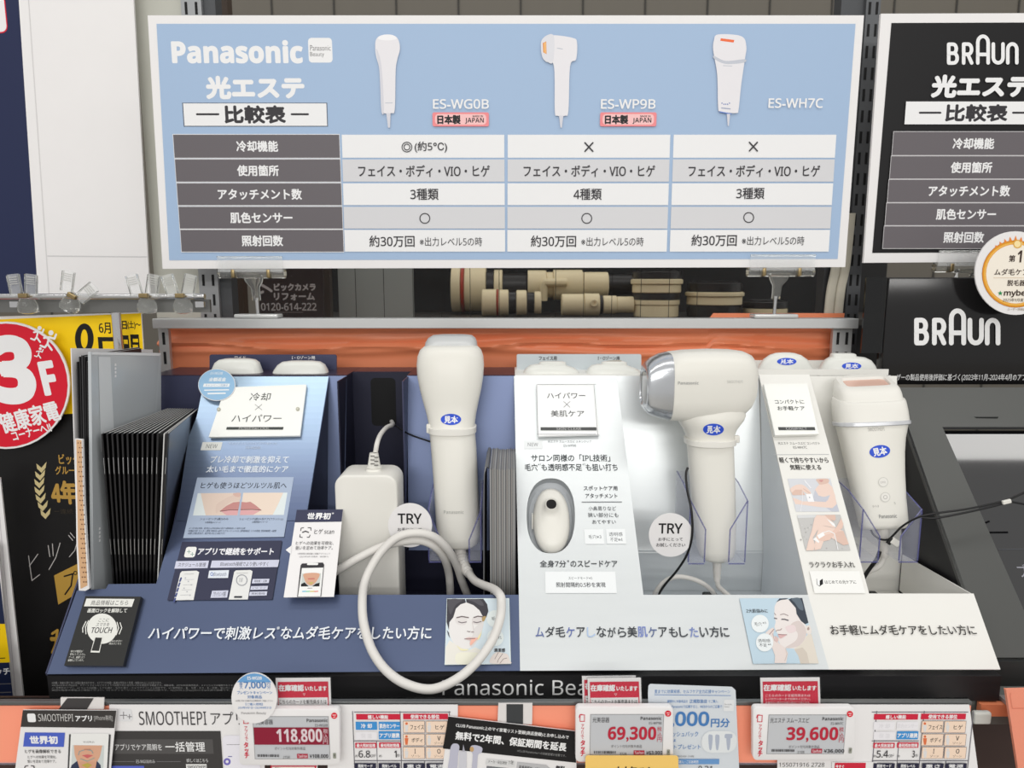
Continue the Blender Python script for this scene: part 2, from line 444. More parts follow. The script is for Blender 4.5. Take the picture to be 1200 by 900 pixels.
# ---- lens cabinet far behind, seen under the sign
LY = 1.50
cab = thing('lens_cabinet', 'dark glass fronted cabinet holding cream camera lenses behind the sign', 'cabinet', (onY(700, 372, LY).x, LY, Z(-.3)))
def zpx(y, Y): return onY(600, y, Y).z
xa, xb = onY(300, 360, LY).x, onY(1100, 360, LY).x
zl = zpx(371, LY)
dk = mat('cabinet_dark', (18, 17, 17), .6)
MB().span((xa, LY + .22, 0), (xb, LY + .23, zpx(120, LY)), dk).build('back_panel', cab)
MB().span((xa, LY - .10, zl - .012), (xb, LY + .219, zl - .0006), mat('cabinet_shelf', (60, 57, 54), .4)).build('shelf_board', cab)
a, c = onY(398, 340, LY - .12).x, onY(484, 340, LY - .12).x
dg = mat('cabinet_door_grey', (160, 166, 162), .5, noise=.06, nscale=2)
MB().span((a, LY - .13, zl - .3), (c, LY - .11, zpx(120, LY))
     , dg).build('door', cab)
a2 = onY(372, 340, LY - .14).x; c2 = onY(388, 340, LY - .14).x
MB().span((a2, LY - .15, zl - .3), (c2, LY - .13, zpx(120, LY)), mat('cabinet_post', (72, 62, 54), .5)).build('post', cab)
gy = 1.04
gl = MB().span((onY(290, 350, gy).x, gy, Z(-.09)), (onY(1000, 350, gy).x, gy + .003, Z(.06)), film)
for xx in [417, 450, 484, 517, 551, 585, 618, 651, 684, 717, 751, 784, 817]:
    xw = onY(xx, 345, gy).x
    gl.span((xw - .0004, gy - .0006, Z(-.09)), (xw + .0004, gy - .0002, Z(.06)), mat('glass_seam', (40, 38, 36), .6))
tag(gl.build('glass_screen'), 'clear glass screen with thin vertical lines between the shelf and the lens cabinet', 'glass screen')
# reform board
P = upright(1.30)
o = tag(slab(P, [(303, 296), (378, 296), (379, 376), (304, 376)], .006, ink(58, 48, 47)).build('notice_board'), 'dark brown notice board with a white phone number beside the cabinet post', 'notice board')
q = Print(P); lw = ink(196, 190, 188)
q.line([(305, 333), (314, 338), (318, 341)], 3, lw); q.line([(308, 342), (306, 343)], 3, lw)
q.text('ビックカメラ', 321, 332, 370, 341, lw, bold=.05); q.text('リフォーム', 321, 343, 369, 352, lw, bold=.05)
q.text('0120-614-222', 306, 355, 371, 364, lw, f='r', bold=.02); q.line([(322, 366), (355, 366)], 1, ink(120, 110, 108)); q.build(o)
pb_ = onY(340, 370, 1.306); MB().span((pb_.x - .01, 1.307, 0), (pb_.x + .01, 1.325, pb_.z + .05), steel_dark).build('pole', o)
# brown post left of the board
a = onY(278, 340, 1.2).x
tag(MB().span((a - .006, 1.2, 0), (a + .010, 1.22, Z(.5)), mat('post_brown', (70, 56, 46), .5)).build('display_post'), 'slim dark brown post behind the slotted upright beside the notice board', 'post')

lens_c = mat('lens_cream', (238, 222, 182), .45, noise=.03)
lens_k = mat('lens_black', (40, 38, 37), .35); lens_r = mat('lens_red', (176, 60, 40), .4); lens_p = mat('lens_violet', (92, 76, 130), .5)
def lens_flat(x0, x1, yc, prof, Y, label, extra=None):
    """a telephoto lens lying on its side; prof = (x, radius px, material)"""
    p0 = onY(x0, yc, Y); t = thing('camera_lens', label, 'camera lens', (p0.x, Y, onY(x0, yc, Y).z), 'camera lenses in the cabinet')
    b = MB(); k = mpp(p0)
    for xa_, xb_, r, m in prof:
        b.lathe(onY(xa_, yc, Y), (1, 0, 0), [(0, r * k * .93), (.001, r * k), ((xb_ - xa_) * k - .001, r * k), ((xb_ - xa_) * k, r * k * .93)], m, 28)
    b.build('barrel', t, smooth=35)
    if extra:
        e = MB(); extra(e, k); e.build('tripod_collar', t, smooth=35)
    return t
lens_flat(530, 617, 338.5, [(530, 541, 27, lens_c), (541, 545, 27.2, lens_r), (545, 570, 26, lens_c), (570, 579, 21, lens_k), (579, 589, 22, lens_c), (589, 617, 18, lens_k)], 1.62, 'large cream telephoto lens with a red ring lying next to the grey cabinet door')
lens_flat(618, 738, 334, [(618, 640, 17, lens_c), (640, 648, 15, lens_c), (648, 682, 17.5, lens_c), (682, 712, 15, lens_c), (712, 740, 12, lens_k)], 1.60, 'cream telephoto lens with a carrying handle lying above the other long lenses',
          lambda e, k: e.tube([onY(637, 352, 1.57), onY(638, 333, 1.565), onY(646, 331, 1.562), onY(664, 331, 1.565)], 4.5 * k, lens_c, 10))
lens_flat(565, 634, 354.6, [(565, 582, 15.5, lens_c), (582, 584, 15.6, lens_r), (584, 596, 15, lens_c), (596, 605, 13, lens_k), (605, 617, 14.5, lens_c), (617, 626, 12, lens_k), (626, 634, 13, lens_c)], 1.50, 'cream lens with black bands lying in front of the large red ringed lens')
lens_flat(658, 742, 357, [(658, 684, 12.5, lens_c), (684, 702, 13, lens_c), (702, 706, 11, lens_k), (706, 722, 10.5, lens_c), (722, 742, 9.5, lens_c)], 1.50, 'slim cream lens lying below the lens with the carrying handle',
          lambda e, k: e.lathe(onY(696, 355, 1.50 - 13 * k), (0, -1, 0), [(0, 5 * k), (.004, 5 * k), (.006, 4 * k), (.006, 2 * k), (.003, 1.8 * k)], lens_c, 20))
def lens_up(xc, tiers, Y, label):
    ks = mpp(onY(xc, 350, Y)); t = thing('camera_lens', label, 'camera lens', (onY(xc, 370, Y).x, Y, zl), 'camera lenses in the cabinet')
    b = MB(); x = onY(xc, 350, Y).x
    for yt, yb, r, m in tiers:
        za, zb = zpx(yb, Y), zpx(yt, Y)
        b.lathe((x, Y, za), (0, 0, 1), [(0, r * ks * .97), (.0015, r * ks), (zb - za - .0015, r * ks), (zb - za, r * ks * .95)], m, 32)
    b.build('barrel', t, smooth=35)
    b = MB(); yt, yb, r, m = tiers[0]
    b.lathe((x, Y, zpx(yt, Y) - .001), (0, 0, 1), [(0, r * ks * .8), (.003, r * ks * .82), (.004, r * ks * .74), (.001, r * ks * .70)], lens_k, 32).build('front_ring', t, smooth=35)
lens_up(769, [(318, 327, 28, lens_k), (327, 333, 30, lens_c), (333, 343, 28, lens_c), (343, 351, 27, lens_k), (351, 357, 27, lens_c), (357, 371, 26, lens_c)], 1.50, 'cream standing lens with two black bands in the middle of the cabinet')
lens_up(837, [(331, 342, 31, lens_k), (342, 347, 33.5, lens_c), (347, 357, 31.5, lens_c), (357, 371, 31, lens_k)], 1.50, 'cream standing lens with a wide black base beside the two banded lens')
lens_up(897, [(353, 361, 25, lens_k), (361, 367, 25, lens_c), (367, 371, 25, lens_k)], 1.50, 'low dark standing lens with one thin cream band behind the sign clip')

# cream cloth cover hanging beside the upright
b = MB()
for dx in (0, 11):
    pts = [onY(986 + dx, 250, .962), onY(980 + dx, 310, .962), onY(974 + dx, 340, .962), onY(970 + dx, 380, .962), onY(966 + dx, 440, .962), onY(964 + dx, 500, .962)]
    P_ = smooth_open(pts, 6); b.loft([oval(p, (1, 0, 0), (0, 1, 0), .0062, .0035, 2.6, 14) for p in P_], mat('cloth_cream', (205, 200, 184), .8, noise=.04, nscale=120))
tag(b.build('cable_sleeve', smooth=50), 'cream cloth cable sleeve hanging behind the grey rail beside the slotted upright', 'cable sleeve')

# ================================================================ comparison signs over the shelf
SP = upright(.900)
sg = slab(SP, [(173, 18), (1012.5, 18), (990.5, 313), (190.5, 315)], .004, paper).build('comparison_sign')
tag(sg, 'wide pale blue comparison table sign with a white border clipped above the shelf', 'sign')
q = Print(SP); DK = ink(54, 52, 56); CELL = ink(104, 99, 103); LG = ink(214, 214, 217); LW = ink(238, 238, 239)
q.poly([(183.5, 28), (1002.5, 28), (981.5, 303.5), (198.5, 305)], sign_blue)
q.text('Panasonic', 201, 47, 355, 74.5, LW, f='b', bold=.035, res=6)
q.rect(361.5, 44.5, 389.5, 73.5, LW, 4)
q.text('Panasonic', 363.5, 53, 387.5, 59.5, GREY, f=''); q.text('Beauty', 363.5, 61, 380, 67.5, GREY, f='')
q.text('光エステ', 241, 89, 357, 116.5, LW, bold=.06, res=5)
q.rect(214.5, 120.5, 384, 148.5, ink(90, 98, 112)); q.rect(215.6, 121.3, 383, 147.5, LW)
q.text('比較表', 263, 123.5, 335, 145, DK, bold=.045, res=5); q.line([(231, 134), (256, 134)], 2.4, DK); q.line([(342, 134), (361, 134)], 2.4, DK)
rows = [(158, 185), (187, 213), (215, 240.5), (242.5, 268), (269.5, 295)]
lt = ['冷却機能', '使用箇所', 'アタッチメント数', '肌色センサー', '照射回数']
lx = [(277, 326), (278, 327), (255.5, 354), (270, 343), (283.5, 332)]
for k, (a, b) in enumerate(rows):
    f = k / 4.0
    q.rect(204 + 8.5 * f - .6, a - .8, 398 + 4.5 * f + .6, b + .8, ink(226, 226, 228)); q.rect(204 + 8.5 * f, a, 398 + 4.5 * f, b, CELL)
    q.text(lt[k], lx[k][0], (a + b) / 2 - 6.5, lx[k][1], (a + b) / 2 + 6.5, LW, bold=.03, res=4)
    m = LW if k % 2 == 0 else LG
    for x0, x1, x2, x3 in ((401, 591, 404, 592), (595, 785, 594.5, 781.5), (789, 979, 785, 971.5)):
        q.rect(x0 + (x2 - x0) * f, a, x1 + (x3 - x1) * f, b, m)
for x0, ch in ((420, 0), (613.5, 1), (806.5, 2)):
    q.text('フェイス・ボディ・VIO・ヒゲ', x0, 193.5, x0 + 154, 207.5, DK, bold=.014, res=4)
q.ring(477, 172.5, 6.2, 1.0, DK); q.ring(477, 172.5, 3.9, 1.0, DK); q.text('(約5℃)', 486, 166, 524, 179, DK, bold=.01)
for x, y in ((690, 172.5), (882.5, 172)):
    q.line([(x - 4.6, y - 5), (x + 4.6, y + 5)], 1.7, DK); q.line([(x - 4.6, y + 5), (x + 4.6, y - 5)], 1.7, DK)
for t, x0, y0 in (('3種類', 481, 221), ('4種類', 672, 221), ('3種類', 862.5, 220)): q.text(t, x0, y0, x0 + 33, y0 + 13.5, DK, bold=.012, res=4)
for x, y in ((498, 256), (687.5, 256), (877, 255)): q.ring(x, y, 6.3, 1.1, DK)
for x0, xn, y in ((433, 492, 276), (622, 681, 276), (810, 869, 275)):
    q.text('約30万回', x0, y, x0 + 53, y + 13.5, DK, bold=.012, res=4); q.text('※出力レベル5の時', xn, y + 2, xn + 73, y + 12.5, GREY if 0 else DK, res=3)
for t, x0, x1, y in (('ES-WG0B', 507.5, 573, 116.5), ('ES-WP9B', 704, 768, 116.5), ('ES-WH7C', 900, 964, 115.5)): q.text(t, x0, y, x1, y + 11.5, LW, f='r', bold=.03, res=4)
for x0 in (507, 703):
    q.rect(x0, 132, x0 + 66, 148.5, ink(240, 142, 146), 2); q.rect(x0 + 3, 134, x0 + 63, 146.5, ink(247, 196, 196), 4)
    q.text('日本製', x0 + 5.5, 135, x0 + 33, 146, BLACK, bold=.05); q.text('JAPAN', x0 + 38, 138.5, x0 + 60, 145.5, BLACK, f='b'); q.text('MADE IN', x0 + 47, 135.5, x0 + 59, 137.8, BLACK, f='b')
# pictures of the three appliances
W1, W2, W3 = ink(232, 230, 234), ink(214, 214, 222), ink(196, 200, 210)
q.poly([(441, 47), (447, 42), (461, 42), (467, 47), (469, 58), (466, 70), (464, 84), (463, 128), (459, 133), (450, 133), (447, 128), (445, 84), (441, 66), (440, 56)], W1, True)
q.poly([(443, 46), (449, 41.5), (460, 41.5), (465, 46), (454, 48)], ink(244, 243, 245), True); q.poly([(453, 133), (458, 133), (457.5, 150), (455, 150)], W2)
q.poly([(441, 58), (445, 84), (447, 128), (450, 132), (449, 100), (446, 70)], W2, True); q.line([(452, 121), (460, 121)], .8, W3)
q.poly([(634, 50), (640, 43), (652, 42), (671, 45), (676, 50), (675, 70), (668, 78), (666, 130), (662, 136), (653, 136), (650, 130), (649, 78), (640, 73), (635, 66)], W1, True)
q.poly([(634, 52), (639, 43), (649, 43), (648, 73), (640, 72), (635, 66)], ink(222, 222, 228), True); q.poly([(636, 51), (640, 49), (640.5, 64), (636.5, 62)], ink(226, 150, 80)); q.poly([(637.6, 51), (639.4, 50), (639.6, 63), (638, 62)], ink(246, 196, 130))
q.line([(653, 57), (659, 58)], 1, W3); q.poly([(655, 136), (660, 136), (658.4, 150), (656.6, 150)], W2)
q.poly([(836, 48), (841, 41), (868, 43), (874, 55), (872, 72), (868, 100), (865, 128), (862, 133), (844, 131), (841, 126), (840, 90), (837, 70), (835, 58)], W1, True)
q.poly([(836, 66), (850, 72), (872, 70), (871, 74), (850, 75.5), (837, 70)], W3, True); q.poly([(844, 45.5), (860, 47.5), (859, 50.5), (843.5, 48.5)], ink(240, 112, 66))
q.line([(847, 77.5), (857, 78)], .8, W3)
for k in range(5): q.disc(845.5 + k * 2.2, 121 + (1.6 if k in (1, 2, 3) else .4), .7, ink(80, 110, 180))
q.line([(845, 127), (855, 128)], 1, ink(150, 160, 190)); q.line([(843, 131.5), (856, 134)], 1.2, ink(110, 140, 210)); q.poly([(851, 134), (855, 134), (853.6, 148), (852.2, 148)], W2)
q.build(sg)

# right-hand dark sign, cut by the picture edge
s2 = slab(SP, [(1032.5, 16), (1330, 15), (1290, 306), (1012, 308)], .004, paper).build('comparison_sign')
tag(s2, 'black comparison table sign with a white border next to the pale blue sign', 'sign')
def shaver_mark(q, x0, y0, x1, y1, m, w):
    """BRAUN in round stroked capitals, the A taller than the rest; box = the low letters"""
    L = (x1 - x0); Hh = y1 - y0
    def S(pts, w_=w): q.line([(x0 + a * L, y0 + b * Hh) for a, b in pts], w_, m)
    def arc(cx, cy, rx, ry, a0, a1, n=8): return [(cx + rx * math.cos(math.radians(a0 + (a1 - a0) * k / n)), cy + ry * math.sin(math.radians(a0 + (a1 - a0) * k / n))) for k in range(n + 1)]
    S([(.02, .04), (.02, .96)]); S([(.02, .04), (.085, .04)] + arc(.085, .26, .045, .22, -90, 90) + [(.02, .48)]); S([(.02, .48), (.09, .48)] + arc(.09, .72, .052, .24, -90, 90) + [(.02, .96)])
    S([(.235, .04), (.235, .96)]); S([(.235, .04), (.30, .04)] + arc(.30, .29, .05, .25, -90, 90) + [(.235, .54)]); S([(.295, .54), (.35, .96)])
    S([(.44, .96), (.44, .0)] + arc(.515, -.04, .075, .30, 180, 360) + [(.59, .96)]); S([(.44, .55), (.59, .55)])
    S([(.665, .04), (.665, .70)] + arc(.735, .70, .07, .26, 180, 0) + [(.805, .04)])
    S([(.875, .96), (.875, .30)] + arc(.94, .30, .065, .26, 180, 360) + [(1.005, .96)])
q = Print(SP)
q.poly([(1044.5, 27), (1318, 26), (1279, 295), (1022, 296.5)], ink(22, 21, 23))
shaver_mark(q, 1110, 51, 1190, 75, LW, 4.2)
q.text('光エステ', 1090.5, 88, 1206, 115, LW, bold=.06, res=5)
q.rect(1060, 119.5, 1230, 146, LW); q.text('比較表', 1107, 122.5, 1180, 143, DK, bold=.045, res=5); q.line([(1077, 132.5), (1101, 132.5)], 2.4, DK); q.line([(1186, 132.5), (1210, 132.5)], 2.4, DK)
lx = [(1115.5, 1164), (1113, 1161.5), (1087, 1182.5), (1096, 1166), (1104.5, 1152)]
for k, (a, b) in enumerate([(155, 182), (183.5, 209.5), (211, 237), (238.5, 264), (265.5, 291)]):
    f = k / 4.0
    q.rect(1045.5 - 11 * f - .6, a - .7, 1240.6 - 12 * f, b + .7, ink(200, 198, 200)); q.rect(1045.5 - 11 * f, a, 1240 - 12 * f, b, CELL)
    q.text(lt[k], lx[k][0], (a + b) / 2 - 6.5, lx[k][1], (a + b) / 2 + 6.5, LW, bold=.03, res=4)
q.build(s2)

# ---- clear plastic sign clips standing on the rail
def sign_clip(xc, ytop, label, lower=True, Y=.893):
    base = onY(xc, 373, Y + .022)
    t = thing('sign_clip', label, 'sign clip', (base.x, Y + .022, zr1), 'clear sign clips on the rail')
    k = mpp(onY(xc, 330, Y)); zt = onY(xc, ytop, Y).z; x = onY(xc, 330, Y).x
    zb = onY(xc, 314 + (ytop - 303), Y).z
    j = MB(); h = 38 * k
    j.box((x, Y + .0030, (zt + zb) / 2 - .003), (2 * h, .0012, zt - zb + .008), plate_clear)
    j.box((x, Y + .0148, (zt + zb) / 2 - .003), (2 * h, .0012, zt - zb + .008), plate_clear)
    j.tube([(x - h, Y + .0022, zt), (x + h, Y + .0022, zt)], .0011, clear_clip, 8, smooth=0)
    j.build('jaw', t)
    zc = zb - 8.6 * k; b = MB()
    b.rod((x - 39 * k, Y + .009, zc), (x + 39 * k, Y + .009, zc), .0058, clear_clip, 16)
    b.build('hinge', t, smooth=40)
    for sx in (-13, 13):
        MB().rbox((x + sx * 1.6 * k, Y + .008, zc), (.0045, .012, .0105), .001, mat('spring_brass', (150, 132, 96), .3, .9)).build('spring', t, smooth=40)
    b = MB(); zl_ = zr1 + .004
    b.loft([oval((x, Y + .012, zc - .001), (1, 0, 0), (0, 1, 0), .013, .007, 4, 20), oval((x, Y + .014, zc - .010), (1, 0, 0), (0, 1, 0), .0105, .006, 4, 20), oval((x, Y + .017, zc - .017), (1, 0, 0), (0, 1, 0), .0055, .005, 3, 20), oval((x, Y + .020, zc - .034), (1, 0, 0), (0, 1, 0), .005, .0045, 3, 20)], clear_clip)
    b.build('neck', t, smooth=50)
    MB().rod((x, Y + .0205, zc - .030), (x, Y + .022, zl_), .0022, chrome, 12).build('stem', t, smooth=40)
    MB().rbox((x, Y + .024, zr1 + .0030), (.056, .022, .0052), .0016, mat('clip_base', (206, 207, 206), .2, .3)).build('clip_base', t, smooth=40)
    return t
sign_clip(293, 301, 'clear clip gripping the pale blue sign near the table heading column')
sign_clip(917, 299, 'clear clip gripping the pale blue sign beside the slotted upright')
sign_clip(1137, 294, 'clear clip gripping the black sign behind the round award badge')

# ================================================================ left: chrome rail, clips, yellow and black banner, round sign
CY = .80
b = MB()
pa, pb = onY(-60, 347.5, CY), onY(240, 347.5, CY)
b.rod(pa, pb, .0033, chrome, 14)
rr = thing('chrome_rail', 'chrome rod over a flat steel band carrying clear clips', 'rail', pa)
b.build('rod', rr, smooth=40)
za, zb_ = onY(100, 351, CY + .012).z, onY(100, 366, CY + .012).z
MB().span((pa.x, CY + .012, zb_), (pb.x, CY + .016, za), mat('steel_band', (118, 118, 116), .32, .75, noise=.06, nscale=8, stretch=(1, 20, 20))).build('band', rr)
MB().span((onY(10, 360, CY).x, CY + .002, zb_ + .006), (onY(24, 360, CY).x, CY + .013, za - .002), chrome).build('rod_bracket', rr)
MB().span((onY(228, 360, CY).x, CY + .002, zb_ + .006), (onY(238, 360, CY).x, CY + .013, za - .002), chrome).build('rod_bracket', rr)
b = MB(); p0 = onY(135, 380, CY + .010)
b.rod((p0.x, CY + .0135, SHELF_Z), (p0.x, CY + .0135, zb_ - .0005), .0052, chrome, 16); b.build('post', rr, smooth=40)

def twin_clip(x, lean, spread, label, tint=clear_clip):
    c = onY(x, 347.5, CY); t = thing('twin_clip', label, 'clip', c, 'clear clips on the chrome rail')
    R = Matrix.Rotation(math.radians(lean), 3, 'Y')
    for s in (-1, 1):
        A = R @ Matrix.Rotation(math.radians(s * spread), 3, 'Y')
        b = MB(); hgt = .024
        w0, w1 = .0055, .0068
        base = c + R @ V((s * .0078, 0, .001))
        pts = [base + A @ V((-w0, 0, 0)), base + A @ V((w0, 0, 0)), base + A @ V((w1, 0, hgt * .93)), base + A @ V((w1 * .85, 0, hgt)), base + A @ V((-w1 * .85, 0, hgt)), base + A @ V((-w1, 0, hgt * .93))]
        # the wing is a flat grip facing the shopper, ribbed near its tip
        b.prism([p + V((0, -.006, 0)) for p in pts], V((0, .0022, 0)), plate_clear)
        for k in range(4): b.box(base + A @ V((0, -.0064, hgt * (.55 + .1 * k))), (.0090, .0008, .0010), mat('clip_rib', (206, 206, 202), .3, alpha=.6), A)
        for sx in (-1, 1): b.box(base + A @ V((sx * w1 * .93, -.0052, hgt * .5)), (.0010, .003, hgt * .92), tint, A)
        b.build('grip', t)
    b = MB()
    b.lathe(c + R @ V((0, -.001, .003)), R @ V((0, 0, -1)), [(0, .0048), (.004, .0062), (.011, .0098), (.017, .0104), (.021, .0085), (.0225, .003)], tint, 22)
    b.build('jaw', t, smooth=40)
    MB().rbox(c + R @ V((0, -.006, .0012)), (.010, .006, .005), .001, mat('spring_brass', (150, 132, 96), .3, .9), R).build('spring', t)
twin_clip(32, 0, 6, 'clear clip standing upright on the chrome rod nearest the navy poster')
twin_clip(88, 32, 20, 'clear clip tilted sideways on the chrome rod in front of the blank white sheet')
twin_clip(172, 0, 12, 'small clear clip on the chrome rod where the white sheet meets the casing')
twin_clip(214, 0, 14, 'clear clip on the chrome rod in front of the pale casing, beside the slotted upright')

BP = upright(.835)
ban = slab(BP, [(-40, 372), (165.4, 366), (196.6, 840), (-40, 840)], .0015, paper).build('banner')
tag(ban, 'yellow and black sale banner with gold lettering behind the red round sign', 'banner')
q = Print(BP); YEL = ink(250, 208, 16); GOLD = ink(186, 146, 70); BK = ink(20, 19, 20)
q.poly([(-40, 376), (165.4, 367), (172, 480), (80, 485), (-40, 492)], YEL)
q.poly([(-40, 492), (80, 485), (172, 480), (196, 840), (26, 840), (-2, 545), (-40, 545)], BK)
q.ring(99, 397, 11, 7, BK, 18); q.text('6月', 116, 378, 130, 391, BK, bold=.02, res=4); q.text('日', 143, 376, 149, 386, BK, bold=.03); q.text('(土)〜', 149.5, 376, 165, 386, BK, bold=.02)
for a in ((116, 395, 140, 400), (116, 395, 121, 425), (143, 393, 152, 425), (154, 392, 164, 425)): q.rect(*a, BK)
q.rect(145.5, 398, 150, 403, YEL); q.rect(156, 397, 162, 401, YEL); q.rect(156, 404, 162, 409, YEL)
q.text('ビック', 69, 532, 93, 544, GOLD, bold=.02); q.text('グループ', 65, 546, 96, 556, GOLD, bold=.02); q.text('4年', 60, 563, 90, 591, GOLD, bold=.04, res=4)
for k in range(7):
    y = 548 + k * 9; x = 50 - 6 * math.sin(math.pi * (k + .4) / 7) + k * .9
    q.poly([(x, y), (x - 6, y - 5), (x - 5, y + 1), (x, y + 6)], ink(206, 190, 140)); q.poly([(x, y), (x + 6, y - 7), (x + 5, y), (x, y + 6)], ink(206, 190, 140))
q.text('ー連続', 64, 596, 86, 602, ink(60, 52, 42))
GR = ink(196, 192, 190)
for s in ([(34, 651), (38, 680), (47, 673)], [(35, 663), (45, 649)], [(57, 639), (59, 652)], [(62, 637), (63, 651)], [(71, 636), (66, 653), (58, 667)], [(81, 627), (86, 633)], [(83, 624), (88, 630)], [(93, 629), (88, 645), (82, 652)]): q.line(s, .9, GR)
q.poly([(64, 674), (92, 660), (96, 692), (69, 708)], ink(190, 150, 66)); q.line([(76, 675), (86, 672), (84, 686), (77, 696)], 1.8, BK); q.ring(89, 671, 2.4, 1, BK)
q.line([(62, 742), (68, 738), (66, 754), (62, 764)], 3, ink(190, 150, 66)); q.text('プ', 60, 742, 84, 768, ink(190, 150, 66), bold=.05)
q.build(ban)
# round red sign standing proud of the banner
RP = upright(.822)
rs = slab(RP, circle_px(7, 451.5, 74.6), .002, paper).build('round_sign'); tag(rs, 'round red sign with a white rim and a big white floor number', 'sign')
q = Print(RP); q.disc(7, 451.5, 72.4, ink(214, 24, 48))
R2 = Print(RP.roll(0), q.h + STEP)
q.text('3', -10, 393, 41, 474, LW, f='b', bold=.045, res=6)
FP = Print(RP.roll(8), q.h + STEP); FP.text('F', 48, 423, 66, 463, LW, f='b', bold=.03); FP.build(rs, 'lettering')
FP = Print(RP.roll(14), q.h + STEP); FP.text('健康家電', -1.5, 476.5, 71, 500.5, LW, bold=.025, res=4); FP.text('コーナーへ!!', 13, 500.5, 61, 511.5, LW, bold=.025, res=4); FP.build(rs, 'lettering')
def runner(x, y, s):
    q.disc(x + 3 * s, y - 8 * s, 3 * s, LW)
    for pts in ([(x - 5 * s, y - 2 * s), (x + 1 * s, y - 3 * s), (x + 7 * s, y - 1 * s), (x + 9 * s, y - 6 * s)], [(x + 1 * s, y - 3 * s), (x - 1 * s, y + 5 * s), (x + 4 * s, y + 12 * s)], [(x - 1 * s, y + 5 * s), (x - 4 * s, y + 9 * s), (x - 9 * s, y + 7 * s)]): q.line(pts, 2.4 * s, LW)
runner(44, 391, .82); runner(57, 398, 1.0); runner(46, 413, .55)
q.build(rs)

# white poster edge and navy leaflet at the far left
EP = upright(.80)
o = tag(slab(EP, [(-30, 560), (0, 560), (29, 832), (13, 832), (6, 740), (-2, 640), (-30, 640)], .002, paper).build('poster_edge'), 'white folded poster edge standing beside the black half of the banner', 'poster')
q = Print(EP); q.line([(-1, 600), (12, 740), (20, 832)], .9, ink(206, 203, 206)); q.build(o)
EP = upright(.79)
o = tag(slab(EP, [(-40, 600), (-2, 640), (6, 735), (16, 821), (16, 836), (-40, 836)], .0015, paper).build('leaflet'), 'navy and yellow leaflet partly showing beside the white folded poster edge', 'leaflet')
q = Print(EP); q.poly([(-40, 640), (-2, 660), (15.5, 818), (-40, 821)], ink(30, 40, 72)); q.poly([(-40, 731), (6, 731), (12, 776), (-40, 778)], YEL); q.line([(-20, 737), (0, 737)], 1, BK); q.line([(-20, 772), (6, 771)], 1, BK)
q.text('操作タッチ', -34, 782, 12, 791, LW, bold=.03); q.line([(-20, 802), (13, 801)], 1, GREY); q.line([(-20, 812), (13, 811)], 1, GREY); q.build(o)

# ================================================================ right: black shaver stand with a sloping screen and header box
SLA, SLB = V((0, .615, Z(-.3667))), V((0, .839, Z(-.115)))     # the front slope shared by both stands
SL = Plane(SLA, (1, 0, 0), SLB - SLA)
KP = Plane(SLA + V((0, .030, 0)), (1, 0, 0), SLB - SLA)
grey_frame = mat('stand_grey', (84, 85, 83), .40, .25, noise=.04, nscale=14)
st = thing('screen_stand', 'black stand with a grey sloping frame around a glossy dark screen', 'display stand', (.75, .8, SHELF_Z + .0005))
def kp(x, y, h=0): return KP.hit(x, y) + KP.n * h
XL = .4635; XR = 1.25
top = kp(1100, 454); bot_y = .645
tb = (.645 - (SLA.y + .030)) / (SLB.y - SLA.y); zb0 = SLA.z + tb * (SLB.z - SLA.z)
scr = [(1105, 501.5), (1330, 501.5), (1420, 722), (1203, 722)]
# frame = four sloping boards round the screen
fr = MB()
def board(pts): fr.prism([kp(x, y) for x, y in pts], -KP.n * .004, grey_frame)
Wt, Wb = kp(1100, 454), V((0, .645, zb0))
def edge_pt(X, P3): return V((X, P3.y, P3.z))
s0, s1, s2_, s3 = [kp(*p) for p in scr]
fr.prism([edge_pt(XL, Wt), edge_pt(XR, Wt), edge_pt(XR, s0), edge_pt(XL, s0)], -KP.n * .004, grey_frame)
fr.prism([edge_pt(XL, s0), s0, s3, edge_pt(XL, s3)], -KP.n * .004, grey_frame)
fr.prism([s1, edge_pt(XR, s0), edge_pt(XR, s3), s2_], -KP.n * .004, grey_frame)
fr.prism([edge_pt(XL, s3), edge_pt(XR, s3), edge_pt(XR, Wb), edge_pt(XL, Wb)], -KP.n * .004, grey_frame)
fr.build('frame', st)
a = MB(); dn = -KP.n * .006
a.prism([s0 + dn, s1 + dn, s2_ + dn, s3 + dn], -KP.n * .003, mat('screen_glass', (9, 9, 12), .045, ior=2.0)); sc_o = a.build('screen', st)
q = Print(Plane(KP.o + dn, KP.u, KP.v), 2e-4); q.text('ブラウン', 1193, 662, 1240, 676, ink(150, 150, 160)); q.line([(1170, 644), (1240, 643)], 1.2, ink(70, 72, 76)); q.build(sc_o)
bl = mat('stand_black', (24, 24, 27), .45)
def side(X, d):
    pr = [V((X, .645, SHELF_Z + .0005)), V((X, .645, zb0)), V((X, top.y, top.z)), V((X, .93, top.z)), V((X, .93, SHELF_Z + .0005))]
    return MB().prism([p - KP.n * .0 for p in pr], V((d, 0, 0)), bl)
side(XL + .0002, .003).build('side_panel', st); side(XR - .0032, .003).build('side_panel', st)
MB().span((XL + .0035, .640, SHELF_Z + .0005), (XR, .645, zb0 - .0015), mat('stand_plinth', (42, 43, 43), .45)).build('front_panel', st)
q = Print(KP); q.poly([(1141, 488.6), (1170, 488.6), (1169, 490.6), (1144, 490.2)], hole); q.poly([(1104, 500.5), (1331, 500.5), (1331, 502.6), (1106, 502.8)], ink(20, 20, 22)); q.build(st.children[0])
